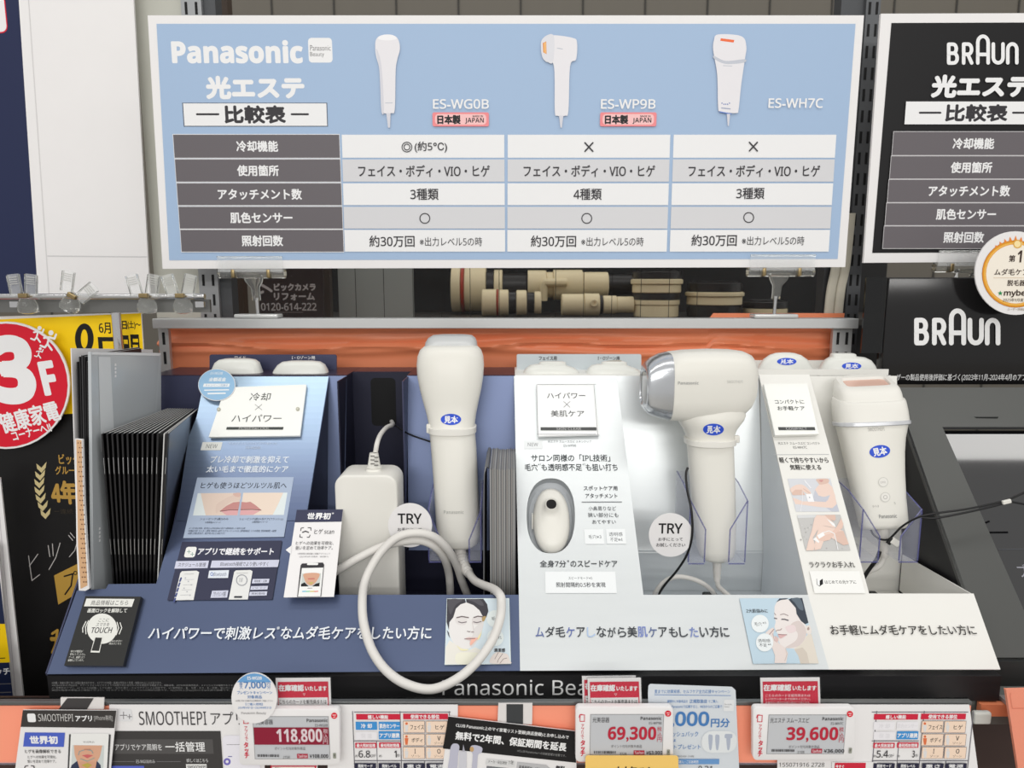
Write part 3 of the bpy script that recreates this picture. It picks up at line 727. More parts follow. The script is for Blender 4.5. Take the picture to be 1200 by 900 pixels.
# header box
HY = .872
hx = thing('header_box', 'glossy black header box with white brand letters behind the sloping screen', 'header box', (kp(1100, 454).x, HY, top.z))
za_, zb1 = top.z + .0006, onY(1100, 325, HY).z
xa_ = onY(1036, 400, HY).x
MB().rbox(((xa_ + XR) / 2, HY + .008, (za_ + zb1) / 2), (XR - xa_, .016, zb1 - za_), .002, gloss_black).build('box', hx, smooth=40)
HP = upright(HY)
q = Print(HP); shaver_mark(q, 1072, 374, 1168, 403, ink(240, 240, 240), 5.6)
q.text('※ユーザーの製品使用後評価に基づく(2023年11月-2024年4月のアプリ', 1035, 438, 1206, 447, ink(206, 206, 206), bold=.01); q.build(hx.children[0], 'lettering')
x9 = onY(1011, 400, HY).x
MB().span((x9, HY + .002, onY(1020, 414, HY).z), (xa_ - .0005, HY + .005, zb1), mat('smoked_acrylic', (52, 54, 56), .06, trans=.9)).build('side_flap', hx)
# award badge
AP = upright(.845)
aw = slab(AP, circle_px(1190, 320, 47.5, 49), .0018, paper).build('award_badge'); tag(aw, 'round white award badge with a gold ring overlapping the black sign and header box', 'badge')
q = Print(AP); G1, G2, G3 = ink(224, 150, 40), ink(240, 186, 84), ink(250, 232, 196)
q.disc(1190, 321, 39.5, ink(176, 96, 22)); q.disc(1190, 321, 39, G1); q.disc(1190, 321, 37, G2); q.disc(1190, 321, 35.4, ink(228, 160, 80)); q.disc(1190, 321, 34.6, ink(246, 238, 224))
for k in range(-4, 5):
    a = math.radians(-90 + k * 9); r0, r1 = 38, 44 - abs(k) * .9
    q.poly([(1190 + r0 * math.cos(a - .05), 320 + r0 * math.sin(a - .05)), (1190 + r1 * math.cos(a), 320 + r1 * math.sin(a)), (1190 + r0 * math.cos(a + .05), 320 + r0 * math.sin(a + .05))], ink(236, 140, 60))
q.poly([(1192, 281), (1197.5, 284), (1197, 290), (1188, 290), (1187, 284)], ink(250, 228, 170)); q.ring(1192, 286, 5, 1.2, ink(222, 170, 70))
BN = ink(60, 44, 36)
q.text('第', 1182, 299, 1189.5, 307, BN, bold=.02); q.text('1', 1192, 293.5, 1197, 307.5, BN, f='b'); q.text('位', 1200, 299, 1207.5, 307, BN, bold=.02)
q.text('ムダ毛ケアの', 1165, 315, 1213, 322.5, BN, bold=.015, res=4); q.line([(1164, 325.5), (1214, 325.5)], .5, ink(220, 200, 176)); q.text('脱毛器', 1180, 328, 1201, 335, BN, bold=.015)
star = [(1171.8 + (3.2 if k % 2 == 0 else 1.3) * math.sin(k * math.pi / 5), 343.6 - (3.2 if k % 2 == 0 else 1.3) * math.cos(k * math.pi / 5)) for k in range(10)]
q.poly(star, ink(30, 140, 80)); q.text('mybest', 1176, 339.5, 1210, 348.5, BN, f='r', bold=.03); q.text('2023年9月度', 1175, 349.5, 1199, 353.5, BN); q.text('ユーザー評価調べ', 1180, 361, 1204, 364, ink(150, 130, 110)); q.build(aw)

# ================================================================ the long tabletop display
DW = thing('display_stand', 'long tabletop display with blue, silver and white sections on a black plinth', 'display stand', (0, .7, SHELF_Z))
DX0, DX1 = SL.hit(55, 789).x, SL.hit(1172, 784).x
WA, WB = V((0, .8405, Z(-.1155))), V((0, .794, Z(-.3205)))
WP = Plane(WA, (1, 0, 0), WB - WA)              # the steep wall the appliances lean on
LP = Plane(V((0, .794, Z(-.3205))), (1, 0, 0), (0, .007, .075)); LP = upright(.794)
# plinth
FY = .6155
MB().span((DX0, FY, SHELF_Z + .0005), (DX1, .90, Z(-.3685)), matte_black).build('plinth', DW)
pl = DW.children[0]
PP = upright(FY)
q = Print(PP); TH_ = ink(250, 250, 250)
q.text('Panasonic Beauty', 518.5, 796.5, 728, 820, TH_, f='r', res=5)
GT = ink(150, 150, 150)
q.text('※効果・効能の感じ方には個人差があります。 ※アプリの内容・画像は予告なく変更・削除されることがあります。', 61, 798.5, 190, 801.5, GT, res=2)
q.text('※AndroidおよびAppは、スマートフォンなどのカメラで自動で肌に合わせた光を照射する機能です。撮影画像、2023年6月発売時点、メインカメラの機能があります', 61, 801.7, 276, 804.4, GT, res=2)
q.text('※1 世界初のアプリ。※2 カメラの起動・ヒゲの濃さ・毛穴の濃さ・カメラアプリによる判定です。※3 使用部位・量・毛質・太さ・色・肌質・使い方により異なります', 61, 804.7, 292, 807.3, GT, res=2)
q.text('実際の結果の確認はご確認ください。※4 ボディモードのレベル3の照射回数です。AppleおよびAppleロゴは米国の商標です。', 61, 807.5, 270, 810, GT, res=2)
q.build(pl)

# sloping front panels: outline pixels on the slope
blue_px = [(55, 790), (609.5, 786), (608, 697), (345, 697), (385.5, 441), (240, 441), (231, 487), (221, 512), (208, 600), (183, 684), (127, 684.5), (124, 690), (90, 692)]
silv_px = [(609.5, 786), (971.5, 784.5), (947, 697), (754, 697), (722.5, 441), (602.5, 441), (608, 697)]
whit_px = [(971.5, 784.5), (1172.5, 784.5), (1141, 695.5), (1018.5, 695.5), (948.5, 439), (889.5, 439), (947, 697)]
fp_b = slab(SL, blue_px, .0022, blue_foil).build('front_panel', DW); fp_b['label'] = 'blue front panel'
ys = SL.hit(680, 655); OVX, OVY = 645.5, 604.5
# the silver panel has an oval window for the spot attachment
def cut_panel(plane, outline, hole_px, th, m):
    bm = bmesh.new()
    ov = [bm.verts.new(plane.hit(*p)) for p in outline]; hv = [bm.verts.new(plane.hit(*p)) for p in hole_px]
    es = [bm.edges.new((l[i], l[(i + 1) % len(l)])) for l in (ov, hv) for i in range(len(l))]
    bmesh.ops.triangle_fill(bm, use_beauty=True, use_dissolve=False, edges=es, normal=plane.n)
    bm.verts.index_update(); vs = [q.co.copy() for q in bm.verts]; fs = [[q.index for q in f.verts] for f in bm.faces]; bm.free()
    b = MB(); b.add(vs, fs, m); b.add([v - plane.n * th for v in vs], [f[::-1] for f in fs], m)
    for l, o in ((outline, 0), (hole_px, len(outline))):
        n = len(l); P3 = [plane.hit(*p) for p in l]
        b.add(P3 + [p - plane.n * th for p in P3], [(i, (i + 1) % n, (i + 1) % n + n, i + n) for i in range(n)], m)
    return b
hole_px = [(OVX + 28.3 * math.copysign(abs(math.cos(a)) ** .85, math.cos(a)), OVY + 44 * math.copysign(abs(math.sin(a)) ** .85, math.sin(a))) for a in (2 * math.pi * k / 44 for k in range(44))]
fp_s = cut_panel(SL, silv_px, hole_px, .0022, silver_foil).build('front_panel', DW); fp_s['label'] = 'silver front panel with an oval window'
fp_w = slab(SL, whit_px, .0022, white_board).build('front_panel', DW); fp_w['label'] = 'white front panel'
# oval recess cup behind the window
b = MB(); R0 = [SL.hit(*p) for p in hole_px]; cc = sum(R0, V()) / len(R0)
R1 = [p - SL.n * .011 for p in R0]; R2_ = [cc + (p - cc) * .9 - SL.n * .014 for p in R0]
recess_m = mat('recess_silver', (186, 190, 194), .5, .2)
b.loft([R0, R1, R2_], recess_m, caps=(False, True)); b.build('oval_recess', DW, smooth=40, recalc=False)

# sides of the columns running back to the wall
def wall_x(X, below=False): return None
def column_side(xt, xb, m, d, yb=697):
    T = SL.hit(xt, 441); B = SL.hit(xb, yb)
    X0, X1 = T.x, B.x
    pts = [T - SL.n * .001, B - SL.n * .001, V((X1, B.y, SHELF_Z + .001)), V((X1, .793, SHELF_Z + .001)), V((X1, .793, WB.z))]
    return MB().prism(pts, V((d, 0, 0)), m)
for a in ((384.5, 344, navy_dark, -.0015), (241, 184, navy_foil, .0015), (603.5, 608.8, navy_dark, .0015), (721.5, 753, recess_m, -.0015), (891, 948, mat('pale_blue_board', (222, 227, 231), .45, .1), .0015), (947.5, 1017.5, white_board, -.0015)):  # blue column's inner side: shade put into a darker navy than its foil
    column_side(*a).build('side_wall', DW)
# back walls
def wall(pts, m, name='back_wall', plane=None, th=.002): return slab(plane or WP, pts, th, m).build(name, DW)
zt = 440.5
def wx(px, py=441): return WP.hit(px, py).x
wall([(176, zt), (243, zt), (243, 660), (176, 660)], navy_foil, plane=upright(.8415))
wall([(383.5, zt), (406, zt), (403, 649), (384, 649)], blue_wall)
wall([(477, zt), (604, zt), (604, 645), (479, 645)], blue_wall)
wall([(602, zt), (893, zt), (896, 648), (607, 648)], silver_foil)
wall([(889, zt), (1051, zt), (1057, 648), (895, 648)], white_board)
# lower walls
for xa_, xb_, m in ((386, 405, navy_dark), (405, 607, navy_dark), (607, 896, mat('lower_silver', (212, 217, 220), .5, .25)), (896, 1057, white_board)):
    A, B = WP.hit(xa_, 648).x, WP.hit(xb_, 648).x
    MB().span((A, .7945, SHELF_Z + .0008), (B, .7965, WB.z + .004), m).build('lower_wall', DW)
# niche with a cable slot
nb = MB(); x0, x1 = wx(406), wx(477); zA, zB = WA.z, Z(-.33); yN = .872
nb.span((x0, yN, zB), (x1, yN + .002, zA), navy_dark); nb.span((x0 - .0015, .80, zB), (x0, yN, zA - .001), navy_dark); nb.span((x1, .80, zB), (x1 + .0015, yN, zA - .001), navy_foil)
npart = nb.build('niche', DW)
NP = upright(yN); q = Print(NP); q.rect(435, 443, 464, 499, hole, 5); q.build(npart)
# horizontal ledge behind the columns, floor of the trays
ledge = mat('ledge_navy', (58, 48, 66), .32, .4, noise=.04)  # navy with the orange sheet's reflection mixed into the colour
x0 = onZ(174, 440, Z(-.115)).x; xm = wx(603); x1_ = wx(1051)
yb_ = .918
MB().span((x0, .8425, Z(-.1175)), (wx(406), yb_, Z(-.115)), ledge).build('ledge', DW)
MB().span((wx(406) + .0003, .874, Z(-.1175)), (wx(477) - .0003, yb_, Z(-.115)), ledge).build('ledge', DW)
MB().span((wx(477), .8425, Z(-.1175)), (xm, yb_, Z(-.115)), ledge).build('ledge', DW)
MB().span((xm + .0004, .8425, Z(-.1175)), (wx(889), yb_, Z(-.115)), white_board).build('ledge', DW)
MB().span((x0, yb_ - .002, SHELF_Z + .0005), (x1_, yb_, Z(-.1178)), navy_dark).build('rear_panel', DW)
b = MB()   # outer left end
b.prism([V((DX0, FY + .001, Z(-.3685))), SL.hit(55, 789) * 1, V((DX0, .838, Z(-.1185))), V((DX0, .917, Z(-.1185))), V((DX0, .917, Z(-.3685)))], V((-.0015, 0, 0)), navy_foil)
b.build('end_panel', DW)
# right end: low tapered white side of the last tray
A = SL.hit(1141, 696); Bp = onY(1066, 650, .79)
b = MB(); b.prism([V((A.x - .002, A.y + .001, A.z - .0005)), V((A.x - .002, A.y + .001, SHELF_Z + .03)), V((A.x - .002, .79, SHELF_Z + .03)), V((A.x - .002, .79, Bp.z))], V((.0015, 0, 0)), white_board); b.build('end_panel', DW)
for xa_, xb_, m in ((150, 607, navy_dark), (607, 896, mat('lower_silver', (212, 217, 220), .5, .25)), (896, 1057, white_board)):
    pass
b = MB().span((DX0 + .002, .67, Z(-.3683)), (wx(607), .794, Z(-.3668)), navy_dark).span((wx(607) + .0003, .67, Z(-.3683)), (wx(896), .794, Z(-.3668)), mat('lower_silver', (212, 217, 220), .5, .25)).span((wx(896) + .0003, .67, Z(-.3683)), (A.x - .002, .794, Z(-.3668)), white_board)
b.build('tray_floor', DW)

# upright back cards with captions over the attachments
LB = upright(.892)
c1 = slab(LB, round_px(245.5, 415.5, 394.5, 452, 2.5), .0016, navy_foil).build('back_card', DW)
q = Print(LB); q.text('ワイド', 275, 417.3, 288, 421, LW, bold=.02); q.text('I・Oゾーン用', 342, 417, 369, 421.2, LW, bold=.02); q.build(c1)
c2 = slab(LB, round_px(605.5, 415, 751.5, 452, 2), .0016, mat('card_silver', (198, 206, 210), .5, .35)).build('back_card', DW)
q = Print(LB); q.text('フェイス用', 631.5, 417.5, 652.5, 422.3, DK, bold=.02); q.text('I・Oゾーン用', 700.5, 417.3, 726, 422, DK, bold=.02); q.build(c2)
# white box section on top of the last two columns
WBY = .842
b = MB(); b.span((wx(889), .862, Z(-.1172)), (wx(1051), yb_, Z(-.1150)), white_board)
zf = onY(960, 438.5, .842).z; zr = onY(960, 432.5, .842).z
b.span((wx(886), .8405, zf - .0012), (wx(1041), .8425, zr), white_board)
b.span((wx(886), .908, Z(-.115)), (wx(1051), .910, onY(950, 422, .91).z), white_board)
b.build('attachment_tray', DW)

# screwed name plates
def plate(pts, th, m, holes=()):
    o = slab(SL.off(.0022 + th), pts, th, m).build('name_plate', DW)
    return o, Print(SL.off(.0022 + th), 2e-4)
ivory = mat('plate_ivory', (238, 239, 234), .25, coat=.2)
TX = ink(64, 66, 66)
o, q = plate([(264, 454), (359, 450.5), (351.5, 510.5), (244.5, 512)], .003, ivory)
q.text('冷却', 293, 460.5, 317, 469.5, TX, bold=.0); q.line([(299, 474), (307, 480.5)], .5, GREY); q.line([(307, 474), (299, 480.5)], .5, GREY); q.text('ハイパワー', 272, 486, 330, 494.5, TX, res=4)
q.rect(265.5, 500.5, 332, 503.6, ink(70, 74, 72)); q.text('POWER&COOL', 280, 500.8, 316, 503.3, ink(190, 190, 186))
for x, y in ((256.5, 480), (349, 479.5)): q.disc(x, y, 2.3, ink(170, 168, 150)); q.disc(x - .3, y - .3, 1.3, ink(206, 204, 190))
q.build(o)
o, q = plate([(628.5, 450), (696, 449.5), (702.5, 509), (631, 511)], .003, mat('plate_white', (240, 241, 241), .25, coat=.2))
q.frame(629.4, 450.4, 698.4, 509.2, .5, ink(150, 152, 152))
q.text('ハイパワー', 641, 460.2, 686, 467, TX, res=4); q.line([(660.5, 470.5), (668, 477.5)], .5, GREY); q.line([(668, 470.5), (660.5, 477.5)], .5, GREY); q.text('美肌ケア', 645.5, 481, 684.5, 488.5, TX, res=4)
q.rect(633.5, 500.8, 699, 504.6, ink(84, 86, 86)); q.text('SKIN CLEAR', 652, 501.2, 681, 504.2, ink(196, 196, 196)); q.build(o)
o, q = plate([(895, 450), (946, 449.5), (959.5, 508.5), (908.5, 510)], .004, ivory)
q.text('コンパクトに', 908, 468.5, 942, 473.3, TX, bold=.01); q.text('お手軽ケア', 911, 476, 943, 481, TX, bold=.01)
q.rect(912, 500.6, 955, 504.2, ink(74, 76, 76)); q.text('COMPACT', 921, 501, 945.5, 503.8, ink(196, 196, 196)); q.build(o)

# ---------------- print on the blue section
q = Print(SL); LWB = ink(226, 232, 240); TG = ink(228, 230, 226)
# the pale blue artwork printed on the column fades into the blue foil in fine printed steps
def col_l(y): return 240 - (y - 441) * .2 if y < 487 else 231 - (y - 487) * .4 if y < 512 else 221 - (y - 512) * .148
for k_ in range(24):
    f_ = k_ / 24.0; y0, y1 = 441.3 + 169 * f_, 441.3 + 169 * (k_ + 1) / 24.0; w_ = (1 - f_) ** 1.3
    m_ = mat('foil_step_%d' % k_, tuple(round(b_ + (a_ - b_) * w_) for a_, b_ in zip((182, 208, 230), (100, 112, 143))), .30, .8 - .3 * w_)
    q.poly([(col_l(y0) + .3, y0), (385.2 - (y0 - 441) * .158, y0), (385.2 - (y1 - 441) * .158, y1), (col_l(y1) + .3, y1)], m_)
q.rect(236.5, 518.5, 260, 527.8, TG, .6); q.text('NEW', 242, 521, 255, 525.5, ink(110, 112, 112))
q.text('光エステ スムースエピ パワー&クール', 268, 518.5, 325, 521.5, ink(196, 206, 222)); q.text('ES-WG0B', 288.5, 523.6, 305, 526.6, ink(196, 206, 222))
q.text('プレ冷却で刺激を抑えて', 247, 534.5, 338.5, 543, LWB, bold=.02, res=4); q.text('太い毛まで徹底的にケア', 242.5, 546, 338, 554, LWB, bold=.02, res=4)
PB = ink(172, 186, 208); q.poly([(231.5, 560), (344.5, 559.5), (333, 629.5), (215, 631)], PB)
q.text('ヒゲも使うほどツルツル肌へ', 236, 565.5, 336.5, 573, ink(40, 44, 56), bold=.01, res=4)
SK, SK2, LIP, LIP2, PGR = ink(224, 204, 190), ink(219, 197, 184), ink(196, 140, 136), ink(220, 168, 170), ink(222, 230, 230)
Z_ = zoomed(205, 570, 8.571)
q.poly(Z_(232, 72, 665, 68, 632, 294, 184, 296), PGR); q.poly(Z_(688, 68, 1132, 66, 1096, 290, 656, 292), PGR)
q.poly(Z_(262, 72, 664, 69, 632, 293, 312, 295, 285, 180), SK); q.poly(Z_(690, 68, 1090, 67, 1040, 180, 985, 290, 656, 292), ink(232, 214, 198))
q.poly(Z_(420, 190, 470, 150, 560, 100, 650, 84, 655, 140, 560, 160, 460, 240, 415, 270), SK2, True); q.poly(Z_(590, 74, 662, 70, 650, 110, 600, 100), ink(212, 178, 166), True)
q.poly(Z_(455, 250, 520, 200, 590, 164, 655, 158, 640, 240, 560, 240), LIP); q.poly(Z_(672, 160, 720, 164, 760, 158, 810, 190, 870, 240, 780, 236, 662, 240), LIP); q.poly(Z_(470, 256, 560, 244, 638, 242, 630, 292, 520, 292), LIP2); q.poly(Z_(662, 242, 780, 242, 860, 248, 790, 288, 655, 291), LIP2)
q.line(Z_(458, 254, 560, 240, 636, 241), .7, ink(120, 78, 82)); q.line(Z_(664, 238, 780, 236, 868, 243), .7, ink(120, 78, 82))
for x0, t in ((235, 'シェービング(週2)のみ'), (281, 'シェービング(週2)+光ケア(フラッシュ)')): q.text(t, x0, 607.3, x0 + (33 if x0 < 250 else 51), 610.4, ink(60, 64, 80))
q.text('(4週間後)※イメージ', 241, 611.6, 259, 614, ink(60, 64, 80)); q.text('(4週間後)※イメージ', 296, 611, 314, 613.6, ink(60, 64, 80))
for k, (w, t) in enumerate(((66, '※1 1日1回の使用、週2回(2ヵ月目以降は1回)で4週間使用した場合の比較'), (102, '【試験方法】モニター:男性 年齢20~40代 ヒゲモード レベル5【評価項目】ヒゲの密度【使用期間】4週間'), (42, '※効果には個人差があり、部位や使い方により異なります'))): q.text(t, 222 - k * .6, 618.6 + k * 2.9, 222 + w, 620.9 + k * 2.9, ink(70, 76, 96), res=2)
q.poly([(214, 635.5), (331, 634), (319.5, 703), (196.5, 704)], ink(56, 58, 80))
q.rect(217.5, 641.5, 230, 653.5, ink(236, 236, 232), 2.5); q.line([(222, 645), (222, 649)], .7, ink(130, 160, 150)); q.line([(220, 647), (224, 647)], .7, ink(130, 160, 150)); q.line([(226, 648), (226, 652)], .7, ink(130, 160, 150)); q.line([(224, 650), (228, 650)], .7, ink(130, 160, 150))
q.text('アプリで継続をサポート', 232.5, 642.5, 321.5, 651, ink(236, 236, 240), bold=.03, res=4)
LV = ink(206, 208, 226)
q.poly([(207, 658.2), (245.5, 657.6), (243.8, 666.2), (205, 667)], LV); q.poly([(249, 657.5), (327.8, 656.6), (326, 665), (247, 666)], LV)
q.text('スケジュール管理', 209.5, 660, 241.8, 664.6, DK); q.text('Bluetooth接続でより使いやすく', 259, 659, 315, 664, DK)
PH = ink(228, 228, 226)
q.poly([(214, 670), (231, 669.3), (234, 671), (227.5, 703.6), (204.5, 704), (212, 672)], PH); q.poly([(277, 669), (294, 668.5), (296.5, 670), (291, 703), (268.5, 703.2), (275, 671)], PH)
for k in range(5): q.line([(213 - k * 1.7, 678 + k * 6), (211.6 - k * 1.7, 681.5 + k * 6)], 2, ink(70, 80, 130)); q.line([(217 - k * 1.6, 680 + k * 6), (228 - k * 1.3, 679.6 + k * 6)], .4, ink(176, 176, 180))
for k in range(6): q.disc(218 + (k % 3) * 4 - k * .5, 678 + k * 4, .8, ink(180, 182, 186))
q.line([(217, 673.5), (228, 673)], .5, ink(190, 190, 190)); q.ring(284, 680.5, 6.6, .9, ink(150, 152, 158)); q.text('18', 280.6, 678, 285, 682.6, ink(170, 172, 176)); q.line([(278, 672.5), (291, 672)], .5, ink(190, 190, 190)); q.rect(275, 699.2, 284.5, 701.2, ink(50, 52, 60), .8)
q.poly([(246, 669.4), (269.2, 668.8), (268, 678), (244.5, 678.2)], ink(222, 228, 236)); q.text('Bluetooth', 251, 671.5, 266, 675.8, ink(66, 74, 110)); q.ring(249, 673.5, 1.6, .6, ink(60, 100, 180), 2.2)
for pts, t in (([(249.5, 693), (268.5, 692.5), (267, 701), (247.5, 701.3)], 'アタッチメント情報'), ([(297, 679.3), (316.6, 679), (315.6, 684), (295.8, 684.4)], '照射数・日数'), ([(295, 687.8), (314.8, 687.4), (314, 691.6), (294, 692)], 'レベル・モード'), ([(293.5, 694.2), (314, 693.8), (313.2, 698.6), (292.6, 699)], '照射間隔')):
    q.poly(pts, LV); x0 = min(p[0] for p in pts) + 3; x1 = max(p[0] for p in pts) - 3; y0 = min(p[1] for p in pts) + 1.3; y1 = max(p[1] for p in pts) - 1.3; q.text(t, x0, y0, x1, y1, DK)
# headline of the blue front
q.text('ハイパワーで刺激レス', 176, 735, 324, 750, ink(232, 236, 240), bold=.018, res=5); q.text('※', 325, 735, 328.6, 738.4, ink(232, 236, 240)); q.text('なムダ毛ケアをしたい方に', 330, 734.5, 506, 750, ink(232, 236, 240), bold=.018, res=5)
# man's portrait
Z_ = zoomed(515, 695, 10.0)
q.poly(Z_(88, 72, 818, 68, 838, 838, 62, 848), ink(222, 232, 230)); q.poly(Z_(92, 78, 812, 76, 828, 832, 70, 840), ink(210, 223, 230))
q.poly(Z_(70, 840, 76, 640, 120, 560, 240, 640, 340, 680, 420, 640, 500, 680, 560, 740, 440, 838), ink(230, 227, 218)); q.poly(Z_(200, 720, 330, 700, 470, 720, 400, 830, 210, 832), ink(234, 232, 214), True)
q.poly(Z_(190, 200, 250, 140, 320, 118, 400, 140, 470, 210, 515, 300, 516, 380, 490, 480, 440, 570, 375, 640, 300, 668, 230, 640, 160, 580, 118, 480, 120, 370, 150, 280), ink(229, 226, 224), True)
q.poly(Z_(400, 430, 516, 340, 494, 470, 440, 575, 375, 645, 350, 560, 390, 500), ink(219, 215, 213), True); q.poly(Z_(190, 300, 320, 300, 300, 380, 210, 370), ink(221, 216, 214), True); q.poly(Z_(390, 300, 500, 300, 490, 370, 400, 370), ink(216, 210, 208), True)
HR = ink(64, 62, 68)
q.poly(Z_(92, 78, 300, 78, 312, 120, 250, 140, 195, 190, 165, 290, 118, 350, 112, 440, 96, 380, 86, 350), HR); q.poly(Z_(312, 78, 515, 76, 560, 140, 574, 220, 550, 290, 520, 330, 508, 280, 470, 210, 400, 150, 318, 118), HR)
q.poly(Z_(330, 84, 470, 84, 520, 150, 470, 150, 400, 110), ink(86, 84, 90), True); q.poly(Z_(110, 90, 270, 90, 190, 150, 130, 260), ink(82, 80, 86), True); q.poly(Z_(88, 440, 112, 470, 126, 540, 104, 500), ink(84, 84, 90))
q.poly(Z_(500, 290, 545, 280, 530, 330, 505, 340), ink(176, 150, 104), True)
for pts in ((205, 296, 265, 282, 340, 296), (405, 294, 450, 280, 505, 286)): q.line(Z_(*pts), 1.3, ink(112, 100, 100))
for pts in ((225, 345, 265, 357, 318, 346), (400, 346, 440, 355, 490, 342)): q.line(Z_(*pts), .9, ink(110, 100, 104))
q.line(Z_(385, 350, 402, 440), .6, ink(206, 198, 196)); q.line(Z_(330, 456, 350, 462, 362, 458), .9, ink(130, 116, 116)); q.line(Z_(376, 464, 402, 464), .9, ink(140, 126, 126))
q.poly(Z_(300, 544, 345, 526, 380, 528, 440, 536, 400, 566, 350, 560), ink(214, 186, 182), True); q.poly(Z_(390, 540, 452, 534, 430, 560, 370, 620, 360, 590), ink(240, 184, 166), True); q.line(Z_(296, 545, 350, 545, 420, 540), .7, ink(120, 100, 104))
q.poly(Z_(455, 520, 490, 470, 500, 440, 480, 520, 450, 560), ink(240, 226, 176), True); q.poly(Z_(205, 620, 260, 660, 350, 668, 300, 682, 250, 676), ink(238, 232, 190), True)
q.disc(580, 726, 9.6, ink(226, 233, 232), 10); q.disc(580.5, 748, 9.8, ink(226, 233, 232), 10); q.text('毛穴', 576, 723.6, 586, 728, DK); q.text('肌荒れ', 574, 745.6, 588, 750, DK); q.text('清潔感', 579, 760.5, 592, 765, DK, bold=.02)
q.poly(Z_(600, 830, 620, 740, 680, 700, 740, 710, 800, 730, 826, 800, 828, 832), ink(224, 214, 208), True)
for pts in ((690, 705, 650, 780), (740, 720, 690, 790, 680, 820), (790, 770, 750, 780, 710, 830)): q.line(Z_(*pts), .7, ink(150, 136, 132))
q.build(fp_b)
# fold line and long diagonal gap left of the artwork
# ---------------- print on the silver section
q = Print(SL); D2 = ink(66, 70, 74); SW = ink(236, 239, 240)
q.rect(614, 516.5, 635.5, 526, SW); q.text('NEW', 618.5, 519, 630.5, 523, ink(120, 122, 124)); q.text('光エステ スムースエピ スキンクリア', 642, 516, 693, 519, ink(120, 124, 128)); q.text('ES-WP9B', 660.5, 521, 675, 523.6, ink(120, 124, 128))
q.text('サロン同様の「IPL技術」', 622.5, 532.6, 715, 541, D2, bold=.012, res=4); q.text('毛穴', 615, 543.6, 630, 551.8, D2, bold=.012, res=4); q.text('も透明感不足', 634.5, 543.6, 682, 551.8, D2, bold=.012, res=4); q.text('も狙い打ち', 686.5, 543.6, 723.5, 551.8, D2, bold=.012, res=4); q.text('※1', 630.5, 543.4, 633.6, 545.4, D2); q.text('※2', 682.6, 543.2, 685.8, 545.2, D2)
q.text('スポットケア用', 684, 569.5, 723.5, 575, D2, bold=.01); q.text('アタッチメント', 686, 578.5, 723.5, 584, D2, bold=.01); q.line([(682, 588.5), (728.5, 588.3)], .9, ink(130, 134, 138))
q.text('小鼻周りなど', 689.5, 593.5, 722, 598.5, D2); q.text('狭い部分にも', 689, 601, 724.5, 606.3, D2); q.text('あてやすい', 694, 609.4, 721.5, 614, D2)
q.rect(685, 620.5, 707.5, 637.8, SW); q.rect(710.6, 620, 733, 637.5, SW); q.text('毛穴※3', 689.5, 627, 704.5, 631.5, D2); q.text('透明感', 713.5, 624, 729.5, 628.6, D2); q.text('不足※4', 715, 630.4, 729.5, 634.8, D2)
q.text('全身7分', 632.5, 656.8, 663.5, 664.8, D2, bold=.014, res=4); q.text('※', 664.4, 656.6, 667, 659, D2); q.text('のスピードケア', 668.5, 656.8, 723.5, 664.6, D2, bold=.014, res=4); q.rect(639, 670, 721.8, 695.2, SW); q.text('スピードモード※5', 666, 676, 694, 679.4, D2); q.text('照射間隔約0.5秒を実現', 651.5, 682.6, 709.5, 688.6, D2, bold=.014)
cols = {0: ink(96, 110, 160), 3: ink(96, 110, 170), 5: ink(176, 196, 226), 10: ink(120, 136, 196), 11: ink(96, 110, 150), 15: ink(120, 136, 190)}  # bluish reflections on some letters, put into their ink colours
ss = 'ムダ毛ケアしながら美肌ケアもしたい方に'; n = len(ss); w = (855 - 626.5) / n
for k, ch in enumerate(ss):
    sm = .82 if ch in 'ムケアしがらもたいに' else .94
    q.text(ch, 626.5 + k * w + w * (1 - sm) / 2, 734.5 + (0 if sm > .9 else .8), 626.5 + (k + 1) * w - w * (1 - sm) / 2, 746.8, cols.get(k, ink(58, 62, 68)), bold=.014, res=4)
# woman's portrait
Z_ = zoomed(860, 695, 10.0)
q.poly(Z_(62, 66, 795, 62, 990, 828, 222, 832), ink(188, 209, 222)); SKW = ink(229, 222, 219); SKS = ink(212, 200, 196)
q.poly(Z_(775, 830, 750, 740, 700, 660, 840, 520, 880, 450, 905, 490, 990, 828), ink(220, 212, 200)); q.poly(Z_(775, 830, 750, 740, 705, 664, 800, 640, 850, 700, 880, 828), ink(206, 196, 184))
q.poly(Z_(472, 160, 500, 105, 560, 82, 640, 78, 700, 130, 760, 240, 830, 360, 850, 420, 840, 520, 790, 600, 700, 655, 600, 645, 545, 612, 515, 560, 520, 500, 488, 450, 470, 400, 486, 340, 468, 280, 470, 220), SKW)
q.poly(Z_(660, 380, 760, 330, 840, 430, 830, 530, 760, 620, 650, 648, 600, 640, 720, 560, 740, 470), SKS, True); q.poly(Z_(600, 400, 700, 380, 720, 450, 640, 470), ink(226, 210, 210), True)
q.poly(Z_(490, 115, 530, 68, 640, 64, 600, 80, 540, 86), ink(70, 76, 86)); q.poly(Z_(635, 80, 670, 64, 796, 62, 868, 352, 830, 370, 780, 330, 730, 250, 720, 180), ink(60, 67, 78)); q.poly(Z_(670, 72, 770, 68, 810, 200, 760, 190, 710, 120), ink(96, 108, 120), True)
q.poly(Z_(840, 400, 868, 380, 892, 400, 905, 460, 880, 490, 845, 470), ink(226, 218, 212), True); q.poly(Z_(852, 420, 872, 400, 880, 430, 860, 440), ink(170, 150, 142), True)
